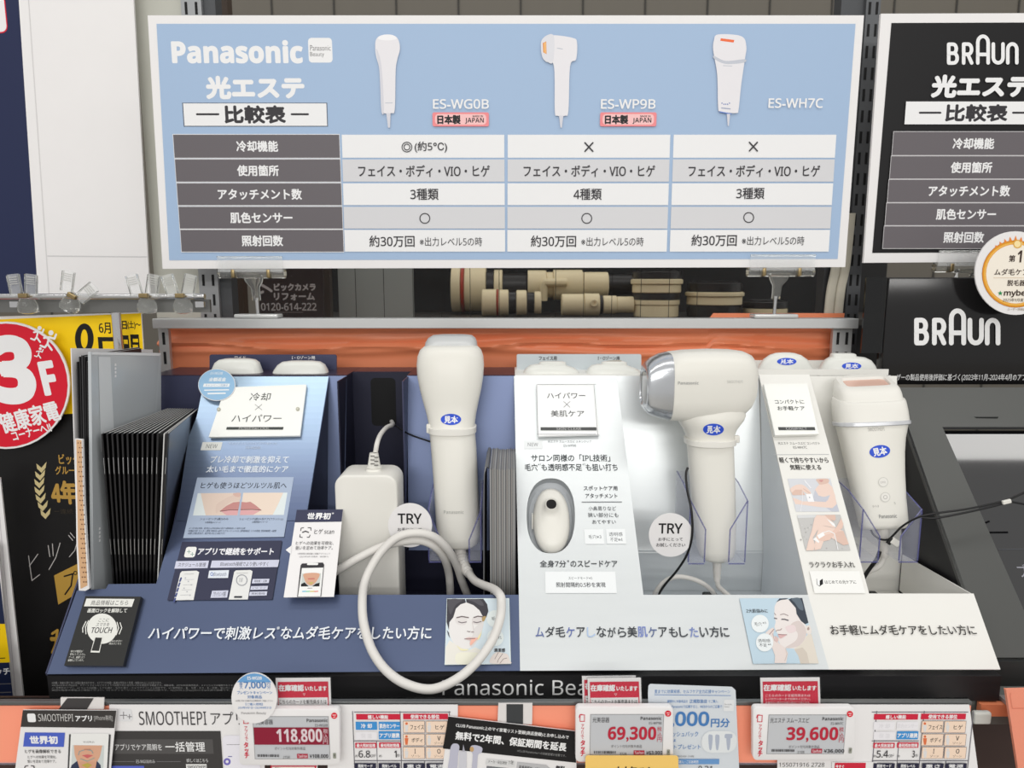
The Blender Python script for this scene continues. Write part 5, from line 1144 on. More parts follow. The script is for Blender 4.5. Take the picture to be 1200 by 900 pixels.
# ---- attachments in the top slots
att = mat('attachment_white', (224, 225, 219), .3, coat=.15)
def attachment(name, secs, Y, dr, label, group, e=3.2, extra=None):
    t = thing('head_attachment', label, 'attachment', onY((secs[0][1] + secs[0][2]) / 2, secs[0][0], Y), group)
    b = px_loft([(y, a, c, Y, dr, e) for y, a, c in secs], att); b.build('shell', t, smooth=50)
    if extra: extra(t, b)
    return t
GA = 'spare heads in the top slots'
attachment('a', [(441, 248, 309), (432, 249.5, 306), (425, 252.5, 303.5), (421.6, 257, 299), (420.2, 264, 292)], .866, .42, 'frosted white spare head in the slot behind the cooling plate, over the round blue tag', GA)
attachment('a', [(441, 318.5, 386), (433, 322, 383.5), (427.4, 326, 380.5), (424, 331, 375), (422.8, 340, 366)], .866, .42, 'white spare head in the slot behind the cooling plate, nearest the cable niche', GA)
def nub(x0, x1, y0, y1, slot=False):
    def f(t, b):
        px_loft([(y0, x0, x1, .866, .4, 3), (y1 + 1, x0 + 1, x1 - 1, .866, .4, 3), (y1, x0 + 4, x1 - 4, .866, .36, 3)], att).build('nozzle', t, smooth=50)
        if slot: MB().loft([oval(onY((x0 + x1) / 2, y1 - .2, .866), (1, 0, .06), (0, 1, .2), .0095, .0035, 2.5, 20), oval(onY((x0 + x1) / 2, y1 - .5, .866), (1, 0, .06), (0, 1, .2), .009, .003, 2.5, 20)], ink(176, 172, 162)).build('slot', t)
    return f
attachment('a', [(441, 612, 679.5), (435, 613.5, 678), (431.5, 616, 674), (428, 621, 664), (426.6, 628, 656)], .866, .42, 'white spare head with a stepped top in the slot under the face caption', GA, extra=nub(631, 664, 429, 423.6))
attachment('a', [(441, 685, 752), (435, 687, 750), (431.5, 689, 745), (428, 693, 735), (426.6, 700, 727)], .866, .42, 'white spare head with a slotted nozzle beside the silver nose of the gun', GA, extra=nub(704, 735, 429, 423.4, True))
def seal(x, y):
    def f(t, b): sample_mark(b, upright(.80, x, y), x, y, 11.4, 4.2, t)
    return f
attachment('a', [(440, 884, 957), (434, 886.5, 954), (428, 890, 949.5), (421, 895, 945.5), (416, 902, 938.5), (413.6, 909, 931), (413, 916, 926)], .868, .40, 'white rounded spare head with a blue sample sticker next to the gun', GA, 2.6, seal(922, 423.6))
def cap3(t, b):
    seal(998, 429)(t, b); px_loft([(419, 973, 1003, .868, .5, 3.5), (415, 974, 1002, .868, .5, 3.5), (414, 976, 1000, .868, .48, 3.5)], att).build('nozzle', t, smooth=50)
attachment('a', [(440, 957, 1029), (434, 959, 1027), (428, 962.5, 1024.5), (422, 967, 1020), (418.6, 972, 1013), (417.4, 980, 1003)], .868, .40, 'white spare head with a flat top and a blue sample sticker above the compact appliance', GA, 2.8, cap3)

# ---- spot attachment in the oval window
t = thing('spot_attachment', 'white oval spot nozzle with a dark round hole sitting in the oval window', 'attachment', SL.hit(648, 648))
c = SL.hit(644.5, 608) ; kk = mpp(c)
def sr(dx, dy, rx, ry, h, e=2.2): return oval(SL.hit(646.5 + dx, 607.5 + dy) + SL.n * h, SL.u, SL.v, rx * kk, ry * kk * 1.07, e, 36)
b = MB(); b.loft([sr(0, 0, 20.5, 36, -.0128), sr(0, 0, 21.8, 37.8, -.008), sr(0, 0, 20.9, 36.6, -.002), sr(-.4, -1, 17.5, 31, .002), sr(-.6, -4, 13, 22, .0042), sr(-.8, -8, 9.5, 11.5, .006), sr(-1, -10.6, 7.6, 7.6, .009), sr(-1, -11.2, 7.2, 6.9, .0125), sr(-1, -11.2, 6.6, 6.3, .0131), sr(-1, -11.2, 5.9, 5.5, .0125), sr(-1, -11.2, 5.4, 5.0, .006)], device_white); b.build('shell', t, smooth=60)
MB().loft([sr(-1, -11.2, 6.0, 5.7, .0119), sr(-1, -11.2, 6.0, 5.7, .0123)], hole).build('nozzle_hole', t)
MB().box(SL.hit(624, 608) - SL.n * .006, (.0012, .006, .016), plastic_white).build('side_tab', t)

# ---- touch plate and small promotion card
TPp = SL.off(.0055)
o = slab(TPp, [(100, 698.5), (165, 699.2), (144, 780.6), (75, 780)], .005, mat('plate_black', (34, 34, 33), .42)).build('touch_plate'); tag(o, 'black touch plate with a white circle and phone drawing on the blue slope', 'sign plate')
q = Print(TPp); TW = ink(226, 226, 220)
q.poly([(101.5, 701.5), (157.8, 702), (154.6, 711.2), (98.6, 710.6)], TW); q.text('商品情報はこちら', 107, 703.6, 150.5, 709.2, DK); q.text('画面ロックを解除して', 103, 713, 149, 718, TW, bold=.02)
q.disc(119.8, 736.8, 17.6, TW, 17.8); q.text('ここに', 116, 725, 128, 728.6, DK); q.text('スマホを', 113, 730, 128.5, 733.8, DK); q.text('TOUCH', 107, 735.4, 131.5, 741.8, DK, bold=.02)
for s_ in ([(104, 727.5), (100.4, 735), (101, 743)], [(101, 728.5), (97.2, 736), (97.4, 741)]): q.line(s_, 1.1, TW)
for s_ in ([(137.5, 729.5), (139.4, 736), (136.4, 744)], [(141, 730), (143, 736), (140, 743)]): q.line(s_, 1.1, TW)
q.poly([(111.6, 745.6), (121, 746), (117, 765), (106.4, 764.6)], TW); q.poly([(112.2, 747.2), (120, 747.5), (116.4, 763), (107.6, 762.6)], mat('plate_black', (34, 34, 33), .42))
q.text('読み込めない', 128.5, 750, 143.5, 752.4, TW); q.text('場合はこちら', 128, 753.2, 142.4, 755.6, TW)
for k_, s_ in enumerate(('NFCの機能が', '有効にしてください。', 'ケース、機種により', '機種もございます。')): q.text(s_, 83.5 - k_ * 1.1, 762 + k_ * 3.5, 97.5 + (4 if k_ else 0) - k_, 764.7 + k_ * 3.5, TW)
q.build(o)
CPp = SL.off(.012)
o = slab(CPp, [(347.8, 597.6), (402, 597), (391.2, 699.3), (332.4, 700)], .0012, paper).build('promotion_card'); tag(o, 'small white card with a navy heading and a phone picture leaning beside the power adapter', 'card')
q = Print(CPp); NV = ink(58, 60, 84)
q.poly([(347.8, 597.6), (402, 597), (400.4, 611.4), (345.6, 612.2)], NV); q.text('世界初', 360, 601, 387.5, 608.8, LW, bold=.04, res=4); q.text('※', 389, 600.6, 391.4, 602.8, LW)
for s_ in ([(352.4, 622), (353, 619), (356, 618.4)], [(361, 618.4), (364.4, 618.6), (364.4, 621.6)], [(363.4, 627), (362.6, 629.6), (360, 629.8)], [(351.8, 626.6), (351.4, 629.4), (354.4, 630)]): q.line(s_, .8, DK)
q.line([(354.6, 624), (358, 622.6), (361.6, 624)], 1.2, DK); q.text('ヒゲ scan', 368.6, 620, 391.6, 626, DK)
q.text('ヒゲへの効果を可視化、', 347, 634.4, 391, 638.8, DK); q.text('狙いを定めて効率ケア。', 346.4, 640, 390, 644.4, DK); q.text('※家庭用光美容器に搭載アプリとして', 349, 648, 387, 650, GREY); q.text('(2023年9月1日発売、当社調べ)', 351, 651.6, 385, 653.6, GREY)
q.poly([(354, 660.6), (378.4, 659.4), (380, 662), (376.4, 699.3), (348.4, 699.8), (352.4, 663)], DK, False); q.poly([(354, 666), (379, 665.4), (375.6, 699), (349.4, 699.4)], ink(238, 238, 236)); q.rect(360, 660, 373, 662.4, ink(238, 238, 236), 1)
q.poly([(354, 672.4), (376.6, 672), (374.8, 687.4), (352.6, 687.6)], ink(200, 206, 202)); q.poly([(357, 672.4), (374, 672.2), (372, 680), (366, 686), (360, 684.6), (356.6, 678)], ink(212, 164, 138), True); q.poly([(352.8, 685), (357, 682.6), (362, 687.4), (353, 687.6)], BLACK); q.poly([(370, 684.4), (374.8, 683), (374.4, 687.4), (366, 687.5)], BLACK); q.line([(361.6, 678.6), (368.4, 678.4)], 1.3, ink(196, 110, 104)); q.poly([(361, 682.6), (368, 682.2), (365, 685.6)], ink(196, 180, 110))
for k_, cch in enumerate(((110, 190, 220), (130, 210, 170), (220, 200, 110), (230, 140, 120))): q.line([(354.8 + k_ * 4.6, 693.4), (358.8 + k_ * 4.6, 693.2)], 1.2, ink(*cch))
q.line([(361, 689.6), (366, 689.5)], .6, GREY); q.poly([(335, 644.8), (342, 639.6), (341, 649.6)], WHITE); q.build(o)

# ---- grey file, tan sleeve, black booklets on the left
def deep_sheet(near_top, near_bot, far_top, th, m):
    """a sheet standing edge-on, its face running back into the pocket"""
    n1, n0, f1 = onY(*near_top), onY(*near_bot), onY(*far_top); f0 = f1 + (n0 - n1)
    pl_ = Plane(n0, f1 - n1, n1 - n0)
    return MB().prism([n0, f0, f1, n1], -pl_.n * th, m), pl_
b, _ = deep_sheet((83.6, 408, .690), (93.4, 700, .672), (179, 409.6, .83), .0008, paper); tag(b.build('white_card'), 'tall white card behind the black booklets, its top edge above the grey file', 'card')
b, FP_ = deep_sheet((106.6, 412, .690), (110, 700, .672), (188.6, 413.6, .828), .0030, mat('file_grey', (186, 191, 194), .3, coat=.3, noise=.02, nscale=5)); o = b.build('document_file'); tag(o, 'translucent grey document file with a white strip standing behind the fan of black booklets', 'file')
q = Print(FP_); q.poly([(107, 415.5), (188, 417), (188.4, 413.9), (106.8, 412.4)], ink(232, 234, 235)); q.poly([(115, 418), (129, 418.4), (134, 520), (118, 530)], ink(216, 220, 222)); q.poly([(186, 418), (188.3, 414), (182, 500), (180, 500)], ink(190, 195, 198))
for k_ in range(4): q.rect(134, 426 + k_ * 4.4, 136, 429 + k_ * 4.4, LW)
for k_ in range(4): q.rect(115.4, 618 + k_ * 4.6, 117.2, 621 + k_ * 4.6, LW)
q.build(o)
cover = mat('cover_black', (24, 23, 25), .3, coat=.2); page = mat('page_edge', (214, 214, 212), .7)
for k_, (x0, x1, yt) in enumerate(((89.6, 97, 424), (92.4, 99, 418), (95.2, 101, 416.5), (98, 103, 418), (100.8, 105, 424))):
    p, r_ = onY(x0, yt, .690), onY(x1, 700, .6725); t = thing('booklet', 'black booklet squeezed between the white card and the grey file', 'booklet', r_, 'upright black booklets beside the grey file')
    wd = .0015; bk = V((.0022 * (1 - k_ / 4), .105, -.002))
    m_ = cover if k_ != 2 else mat('cover_charcoal', (60, 60, 62), .35)
    b = MB(); b.prism([p, p + V((wd * .3, 0, 0)), r_ + V((wd * .3, 0, 0)), r_], bk, m_); b.prism([p + V((wd * .7, 0, 0)), p + V((wd, 0, 0)), r_ + V((wd, 0, 0)), r_ + V((wd * .7, 0, 0))], bk, m_); b.prism([p, p + V((wd, 0, 0)), r_ + V((wd, 0, 0)), r_], V((0, .0006, 0)), m_); b.build('cover', t)
    MB().prism([p + V((wd * .34, .001, .0002)), p + V((wd * .66, .001, .0002)), r_ + V((wd * .66, .001, .0002)), r_ + V((wd * .34, .001, .0002))], bk * .97, page).build('pages', t)
TS = upright(.6615, 98, 690, lean=5)
o = slab(TS, [(88, 514), (96.4, 515), (98.6, 590), (104.6, 690), (100, 692.4), (92.4, 692), (89.6, 640)], .003, paper).build('dotted_sleeve'); tag(o, 'narrow tan paper sleeve with dark dots in front of the black booklets', 'sleeve')
q = Print(TS); q.poly([(89.6, 515), (95.6, 516), (97.6, 590), (102.6, 686), (94.6, 690), (91.6, 640)], ink(214, 172, 132))
for k_ in range(30):
    for j in range(2): q.disc(91.8 + k_ * .2 + j * 3 + (1.4 if k_ % 2 else 0), 519 + k_ * 5.6, .8, ink(110, 76, 56), n=8)
q.build(o)

GB = 'black booklets fanned in the display pocket'
N = 12; zt0 = onY(113, 508.5, .69).z; zbt = Z(-.33); 
def booklet(x, yaw, label, wd=.0025, wh=None, depth_=.140, y0=.690, group=GB, lean=0.0):
    t = thing('booklet', label, 'booklet', (x, y0, zbt), group); Rz = Matrix.Rotation(math.radians(yaw), 3, 'Z')
    def P_(a, b_, z): return V((x + lean * (z - zbt), y0, 0)) + Rz @ V((a, b_, 0)) + V((0, 0, z))
    m = wh or cover; c_ = MB()
    # folded cover: two leaves joined at the spine, opening slightly to the back
    for s_ in (-1, 1):
        c_.prism([P_(s_ * wd * .34, 0, zbt), P_(s_ * wd * .5, .004, zbt), P_(s_ * wd * .22, depth_, zbt), P_(s_ * wd * .12, depth_, zbt), P_(s_ * wd * .36, .004, zbt)], V((lean * (zt0 - zbt), 0, zt0 - zbt)), m)
    c_.prism([P_(-wd * .5, .004, zbt), P_(-wd * .34, 0, zbt), P_(wd * .34, 0, zbt), P_(wd * .5, .004, zbt), P_(wd * .36, .0045, zbt), P_(-wd * .36, .0045, zbt)], V((lean * (zt0 - zbt), 0, zt0 - zbt)), m)
    c_.build('cover', t)
    MB().prism([P_(-wd * .13, .0046, zbt), P_(wd * .13, .0046, zbt), P_(wd * .09, depth_ - .001, zbt), P_(-wd * .09, depth_ - .001, zbt)], V((lean * (zt0 - zbt), 0, zt0 - zbt + .0004)), page).build('pages', t)
    for zz in (.815, .335):
        MB().rbox(P_(0, -.0003, zbt + (zt0 - zbt) * zz), (.0006, .0008, .0165), .0002, chrome, Rz @ Matrix.Rotation(math.atan(lean), 3, 'Y')).build('staple', t)
    return t
for k_ in range(N):
    f_ = k_ / (N - 1); xb_ = -.4098 + .0395 * f_; xt_ = -.4082 + .0555 * f_
    booklet(xb_, .3 + 10 * f_, 'black stapled booklet standing spine outwards in the fan', lean=(xt_ - xb_) / (zt0 - zbt))
x = -.3678; ln = .0205 / (zt0 - zbt)
t = MB(); t.prism([V((x, .691, zbt)), V((x + .0011, .691, zbt)), V((x + .0007 - .0250, .82, zbt)), V((x - .0250, .82, zbt))], V((.0205, 0, zt0 - zbt)), page); tag(t.build('leaflet'), 'single white leaflet at the end of the fanned black booklets', 'leaflet')
booklet(x + .0040, 12.1, 'black booklet at the end of the fan beyond the single white leaflet', wd=.0026, group=None, lean=ln)

# ---- packed grey leaflets beside the silver column
LM = [mat('leaflet_grey_%s' % n_, c_, .45, .1) for n_, c_ in (('light', (168, 168, 166)), ('mid', (134, 134, 134)), ('warm', (154, 150, 146)), ('dark', (112, 113, 116)))]
zt1 = onY(593, 550, .70).z; zb1_ = Z(-.3665)
x = onY(574, 600, .70).x; xe = onY(604.5, 600, .70).x; n_ = 22
for k_ in range(n_):
    xx = x + (xe - x) * k_ / n_; hh = random.uniform(-.0012, .0006); yy = random.uniform(0, .0012)
    o = MB().box((xx + .0006, .745 + yy, (zt1 + hh + zb1_) / 2), (.00108, .088, zt1 + hh - zb1_), LM[(k_ * 7) % 4]).build('leaflet')
    tag(o, 'thin grey leaflet packed upright with many others beside the silver column', 'leaflet', 'grey leaflets beside the silver column')
b = MB(); Pp = [V((x - .0072, .702, zb1_ + .040)), V((x - .0064, .702, zt1 - .02)), V((x - .0050, .703, zt1 - .002)), V((x - .0032, .705, zt1 + .001)), V((x - .0018, .71, zt1 - .002))]
rings = []
for p in smooth_open(Pp, 6): rings.append([p, p + V((.0009, 0, 0)), p + V((.0009, .085, 0)), p + V((0, .085, 0))])
b.loft(rings, LM[3]); b.span((x - .0072, .702, zb1_), (x - .0063, .787, zb1_ + .041), LM[3]); tag(b.build('leaflet', smooth=40), 'dark grey leaflet with a bent top at the outer side of the packed leaflets', 'leaflet')

# ================================================================ cards, tags and leaflets along the price rail
def PR(Y): return upright(Y)
TXT = ink(60, 58, 60); RD = ink(206, 40, 66); PINK = ink(244, 218, 196); MAR = ink(140, 30, 54)
# leaflet inside the rail
P = PR(.5735); o = slab(P, [(128, 826), (310, 826), (310, 960), (128, 960)], .0006, paper).build('app_leaflet'); tag(o, 'white app leaflet with a dark panel inside the price rail behind the face card', 'leaflet')
q = Print(P); q.rect(137, 831, 155, 845, ink(226, 226, 228), 3); 
for s_ in ([(145, 834), (145, 842)], [(141, 838), (149, 838)], [(152, 837), (152, 842)], [(149.6, 839.6), (154.4, 839.6)]): q.line(s_, .9, GREY)
q.text('SMOOTHEPI', 163, 833.5, 242, 849.5, TXT, f='r', res=5); q.text('アプリ', 247, 834, 285, 849, TXT, res=5)
q.rect(129, 857, 262, 958, ink(64, 62, 62)); q.rect(131, 866, 250, 883, ink(84, 82, 82)); q.text('アプリでケア周期を', 135, 871.5, 190, 879, ink(230, 230, 230), res=4); q.text('一括管理', 194, 869, 240.5, 880.5, ink(240, 240, 240), bold=.01, res=4); q.line([(133, 892), (158, 892)], .6, GREY); q.text('ES-WG0Bのみ', 160, 890, 182, 894, ink(210, 210, 210)); q.line([(184, 892), (212, 892)], .6, GREY)
q.text('詳しくはこちら', 219, 888.5, 244, 893, ink(230, 230, 230)); q.rect(219, 895, 243, 915, ink(230, 230, 228)); q.text('SMOOTHEPI', 220, 896.5, 242, 900, TXT, f='b'); q.rect(132, 897, 170, 915, ink(90, 104, 196))
q.rect(264, 862, 306, 960, ink(236, 234, 242), 6); q.ring(266.5, 892, 4.2, 2.4, ink(120, 110, 190)); q.line([(268, 886), (272, 886)], 1, ink(110, 110, 170)); q.line([(266, 872), (300, 872)], .5, GREY); q.build(o)
# spec sheets
def spec(x0, quad, blues, area_, sec, body, label):
    P = PR(.5733); o = slab(P, quad, .0006, paper).build('spec_sheet'); tag(o, label, 'spec sheet')
    q = Print(P); BLU = ink(66, 146, 212); FR = ink(110, 108, 116); GL_ = ink(236, 234, 238)
    def X(a): return x0 + a
    def R(a, y, b, y2, m): q.rect(X(a), y, X(b), y2, m)
    q.rect(X(-1), 833.8, X(112), 834.8, FR)
    for a in (-1, 54, 111): q.rect(X(a), 834, X(a + 1), 960, FR)
    q.rect(X(26.4), 868, X(27.2), 960, FR); q.rect(X(82), 891, X(82.8), 960, FR)
    for y in (867.5, 890.6): R(-1, y, 54 if y < 880 else 112, y + 1, FR)
    R(1.5, 836.4, 53, 843, RD); R(56.5, 836, 109, 842.6, RD); q.text('嬉しい機能', X(15), 837.4, X(39), 842.2, LW, bold=.03); q.text('使用できる部位', X(65), 837, X(99), 842, LW, bold=.03)
    for k_, (a, y, s_) in enumerate(((1, 845.5, '冷 却'), (28, 845.5, '肌色センサー'), (1, 857, '保 湿'), (28, 856.5, 'アプリ連携'))):
        on = k_ in blues; R(a, y, a + 25, y + 9.4, BLU if on else GL_); w_ = 13 if k_ in (0, 2) else 23.4; q.text(s_, X(a + 12.5 - w_ / 2), y + 2, X(a + 12.5 + w_ / 2), y + 7.6, LW if on else ink(226, 224, 228), bold=.03)
    R(0.5, 870, 25.5, 876, RD); R(28.4, 869.6, 53.4, 875.8, RD); q.text('最大照射面積', X(2), 871, X(24), 875.2, LW, bold=.02); q.text('最短照射間隔', X(30), 870.8, X(52), 875, LW, bold=.02)
    q.text('約', X(.6), 884, X(3.8), 887, TXT); q.text(area_, X(4.4), 879, X(18), 887.2, TXT, bold=.01, res=4); q.text('cm²', X(18.4), 883, X(24.6), 887, TXT); q.text('約', X(28.4), 884, X(31.4), 887, TXT); q.text(sec, X(46.2), 879, X(49), 887, TXT, bold=.02); q.text('秒', X(49.4), 883, X(52.8), 886.6, TXT)
    for k_, s_ in enumerate(('フェイス', 'ヒゲ', 'ボディ', 'V', 'I', 'O')):
        a = 57 + (k_ % 2) * 26.6; y = 844.6 + (k_ // 2) * 15; q.rect(X(a - .5), y - .5, X(a + 25), y + 13.4, ink(150, 130, 124)); q.rect(X(a), y, X(a + 24.5), y + 12.9, PINK)
        bd = ink(222, 116, 74) if s_ in body else ink(222, 220, 220); q.disc(X(a + 3.6), y + 2.6, 1.5, ink(222, 116, 74) if k_ == 0 else bd); q.poly([(X(a + 1.4), y + 4.4), (X(a + 5.8), y + 4.4), (X(a + 5.4), y + 8.4), (X(a + 4.8), y + 12.2), (X(a + 2.4), y + 12.2), (X(a + 1.8), y + 8.4)], bd)
        if k_ < 3: w_ = (16, 10.6, 13)[k_]; q.text(s_, X(a + 16 - w_ / 2), y + 4, X(a + 16 + w_ / 2), y + 9.4, TXT, bold=.01, res=4)
        else: q.text(s_, X(a + 13), y + 1.8, X(a + (17 if s_ != 'I' else 14.4)), y + 7.2, TXT, bold=.02); q.text('ゾーン', X(a + 9.4), y + 8.6, X(a + 19.6), y + 11.6, TXT)
    for a, s_ in ((0, '照射モード'), (28, '照射レベル'), (57, '重さ'), (84, '電源')): R(a, 893, a + 25, 899.4, ink(44, 44, 66)); q.text(s_, X(a + 4), 894.2, X(a + 21), 898.4, LW, bold=.02)
    if 2 in blues or area_ == '5.4': q.text('約', X(32), 906, X(35), 909, TXT)
    q.build(o); return o
spec(416, [(384, 826), (536.5, 826), (536.5, 960), (384, 960)], (0, 1, 3), '6.8', '1', ('ボディ',), 'spec sheet with three blue feature boxes inside the rail beside the tilted leaflet')
spec(1022.5, [(964, 826), (1136, 826), (1154, 960), (964, 960)], (3,), '5.4', '3', ('ボディ',), 'spec sheet with a single blue feature box at the end of the price rail')
# black leaflet with warranty text
P = upright(.5705, 600, 860, roll=-6.8)
o = slab(P, [(525.5, 839.5), (675.5, 857), (675.5, 960), (512, 960)], .0008, paper).build('warranty_leaflet'); tag(o, 'tilted leaflet with a black heading and appliance pictures hanging from the price rail clip', 'leaflet')
q = Print(P); q.poly([(525.5, 839.5), (675.5, 857), (675, 893.6), (519, 877)], ink(28, 27, 28)); q.text('CLUB Panasonic上のマイ家電リスト登録(商品登録)とお申し込みで', 534, 854.4, 667, 859.6, ink(236, 236, 236), bold=.015, res=3); q.text('無料で2年間、保証期間を延長', 533.5, 863.4, 664.5, 873.6, ink(240, 240, 240), bold=.03, res=4); q.text('※CLUB Panasonicへの会員登録が必要です。', 606, 881, 663.5, 884, ink(150, 150, 150))
LVD = ink(190, 190, 206)
q.poly([(528, 876), (531, 871.4), (536, 871.4), (538.4, 875), (537, 884), (534.6, 905), (525, 905), (527, 886)], LVD, True); q.poly([(538.5, 880), (547, 880.6), (546.6, 920), (536, 920)], ink(206, 206, 214)); q.poly([(543, 872), (545, 880.4), (542, 880.2)], ink(170, 170, 182)); q.poly([(552, 874), (558, 873), (565, 876), (564, 882), (560, 885), (558.4, 905), (553, 905), (554, 884), (551, 880)], LVD, True); q.disc(553, 877.6, 2.4, ink(196, 160, 110), 3)
q.poly([(570, 888.6), (604, 892), (603, 898.4), (569, 895.4)], ink(216, 216, 216)); q.text('メーカー保証期間', 572, 891, 594, 894.6, TXT); q.text('1年', 596, 890.6, 602, 896, TXT); q.poly([(606, 892.4), (640, 896), (645, 900), (644, 906), (605, 903)], ink(188, 188, 190)); q.text('延長保証サービス+2年', 608, 898, 640, 902, TXT, bold=.02); q.text('無料', 651, 897, 662, 903, TXT, bold=.03); q.rect(569, 899, 604, 920, ink(120, 120, 124)); q.build(o)
P = upright(.5728, 603, 840); t = slab(P, [(584, 824.5), (624, 824.5), (623.5, 849), (583, 847)], .0012, mat('clip_tab_white', (226, 222, 220), .35)).build('card_clip'); tag(t, 'white card clip with a dark strip on the rail above the black leaflet', 'clip')
q = Print(P); q.rect(593.5, 825, 613, 848.5, ink(62, 64, 66)); q.build(t)
# card with face and its hanging clip
P = upright(.5755 - .004, 90, 826, roll=0)
o = slab(upright(.5722), [(71, 817.6), (122, 817.8), (121.4, 831), (71, 831)], .001, mat('clip_tab_white', (226, 222, 220), .35)).build('card_clip'); tag(o, 'white card clip holding a slanting dark strip above the face card', 'clip')
q = Print(upright(.5722)); q.poly([(79, 818), (110, 818), (101.5, 832), (68.5, 831.5)], ink(66, 64, 64)); q.build(o)
P = upright(.5690); o = slab(P, [(27, 832), (136.5, 832.5), (124, 960), (10, 960)], .0008, paper).build('face_card'); tag(o, 'white card with a dark heading, blue box and chin picture hanging on the rail', 'card')
q = Print(P); q.poly([(27, 832), (136.5, 832.5), (134, 853), (24.4, 851.6)], ink(60, 57, 56)); q.rect(32.4, 836, 42, 846, LW, 2); q.text('SMOOTHEPI', 45, 836.6, 86, 845, ink(206, 204, 202), res=4); q.text('アプリ', 88.6, 838, 108, 845, LW, bold=.03); q.text('[iPhone専用]', 110.4, 838, 132, 845, ink(190, 188, 186))
q.poly([(29.4, 858), (76.4, 858.4), (75, 875), (27.4, 874.6)], ink(78, 100, 196)); q.text('世界初', 35, 862, 68, 871.6, LW, bold=.05, res=4); q.text('ヒゲを画像解析できる', 29.6, 878, 71.5, 882.4, TXT, bold=.01); q.text('ヒゲへの効果を可視化、', 33, 885, 66.6, 888.6, TXT); q.text('狙いを定めて効率ケア。', 32.6, 890, 66, 893.8, TXT)
for s_ in ([(29, 900), (30, 897.4), (33, 897)], [(37, 897), (40, 897.4), (40.6, 900)]): q.line(s_, 1, TXT)
q.poly([(81.4, 860), (130, 860.4), (124, 960), (77, 960)], ink(70, 70, 72)); q.poly([(83.6, 859), (128, 859), (122.6, 960), (78.6, 960)], ink(236, 236, 234)); q.text('検出結果(例)', 98, 868, 111, 870.4, GREY)
q.poly([(85.4, 872.6), (122.6, 873), (119, 958), (80.6, 958)], ink(206, 212, 210)); q.poly([(87, 872.8), (120.4, 873), (117.6, 886), (114, 893), (109, 900), (99, 902), (91.6, 894), (88, 884)], ink(218, 168, 140)); q.poly([(92, 892), (114.6, 892), (116, 905), (90, 905)], ink(212, 160, 132)); q.poly([(80.8, 905), (84.6, 896), (91, 891), (95, 904), (95, 925), (80, 925)], ink(52, 60, 86)); q.poly([(114, 891), (118.4, 896), (120.6, 925), (109, 925), (112, 902)], ink(52, 60, 86)); q.poly([(96.4, 884.6), (103, 883.4), (109.6, 884.6), (103, 888)], ink(206, 104, 104)); q.poly([(96, 896), (103, 893.4), (108.4, 896), (103, 899.6)], ink(190, 170, 80)); q.line([(92.6, 884), (93.6, 880), (101, 877.6), (108, 879), (109.4, 882)], .9, ink(140, 160, 160)); q.line([(95, 888.6), (103, 891.4), (111, 887.6)], .9, ink(150, 170, 160)); q.line([(99.6, 877.6), (106.6, 877.4)], 1, ink(186, 130, 110)); q.build(o)
# stock cards in clear sleeves
def stock_card(x0, y0, x1, Y, label, red_body=False, sl=1.5):
    P = PR(Y); o = slab(P, [(x0, y0), (x1, y0 - .6), (x1 + sl, 842), (x0 + sl, 842)], .0006, paper).build('stock_card'); tag(o, label, 'card'); q = Print(P); w = x1 - x0
    q.poly([(x0 + 2.6, y0 + 4), (x1 - 2.4, y0 + 3.4), (x1 - 1, 842), (x0 + 3.6, 842)], RD)
    if not red_body: q.poly([(x0 + 3.6, y0 + 22.6), (x1 - 3, y0 + 22), (x1 - 2, 842), (x0 + 4.6, 842)], WHITE)
    q.text('在庫確認', x0 + 3.4, y0 + 7, x0 + w * .52, y0 + 15, LW, bold=.04, res=4); q.text('いたします', x0 + w * .54, y0 + 8.6, x1 - 4, y0 + 14.4, LW, bold=.04, res=4)
    if red_body:
        for k_, s_ in enumerate(('こちらのカードを販売員または', 'レジカウンターまでお持ちください。', '在庫がない場合はお取り寄せにて承ります。')): q.text(s_, x0 + 6, y0 + 18.6 + k_ * 4.2, x0 + w * .84, y0 + 21.6 + k_ * 4.2, LW)
    else: q.text('▽', x0 + w * .5, y0 + 17.4, x0 + w * .55, y0 + 20, LW); q.text('こちらのカードを販売員または', x0 + 4.4, y0 + 24.6, x1 - 4, y0 + 29.6, TXT, bold=.01); q.text('レジカウンターまでお持ちください', x0 + 8, y0 + 31.6, x1 - 8, y0 + 36, TXT, bold=.01)
    q.build(o)
    f = slab(PR(Y - .0016), [(x0 - .8, y0 - 1.8), (x1 + 1.4, y0 - 2.4), (x1 + 2.4, 842), (x0 + 1, 842)], .0003, film).build('sleeve', o); return o
stock_card(323, 795, 387, .5715, 'red and white stock card in a clear sleeve behind the round campaign tag')
stock_card(682, 792.6, 745, .5741, 'red and white stock card tucked behind another one in the middle of the rail')
stock_card(688.5, 795, 751, .5710, 'red and white stock card in front of its twin in the middle of the rail')
stock_card(891, 794.6, 960.5, .5715, 'red stock card in a clear sleeve at the price tag nearest the rail end', True)
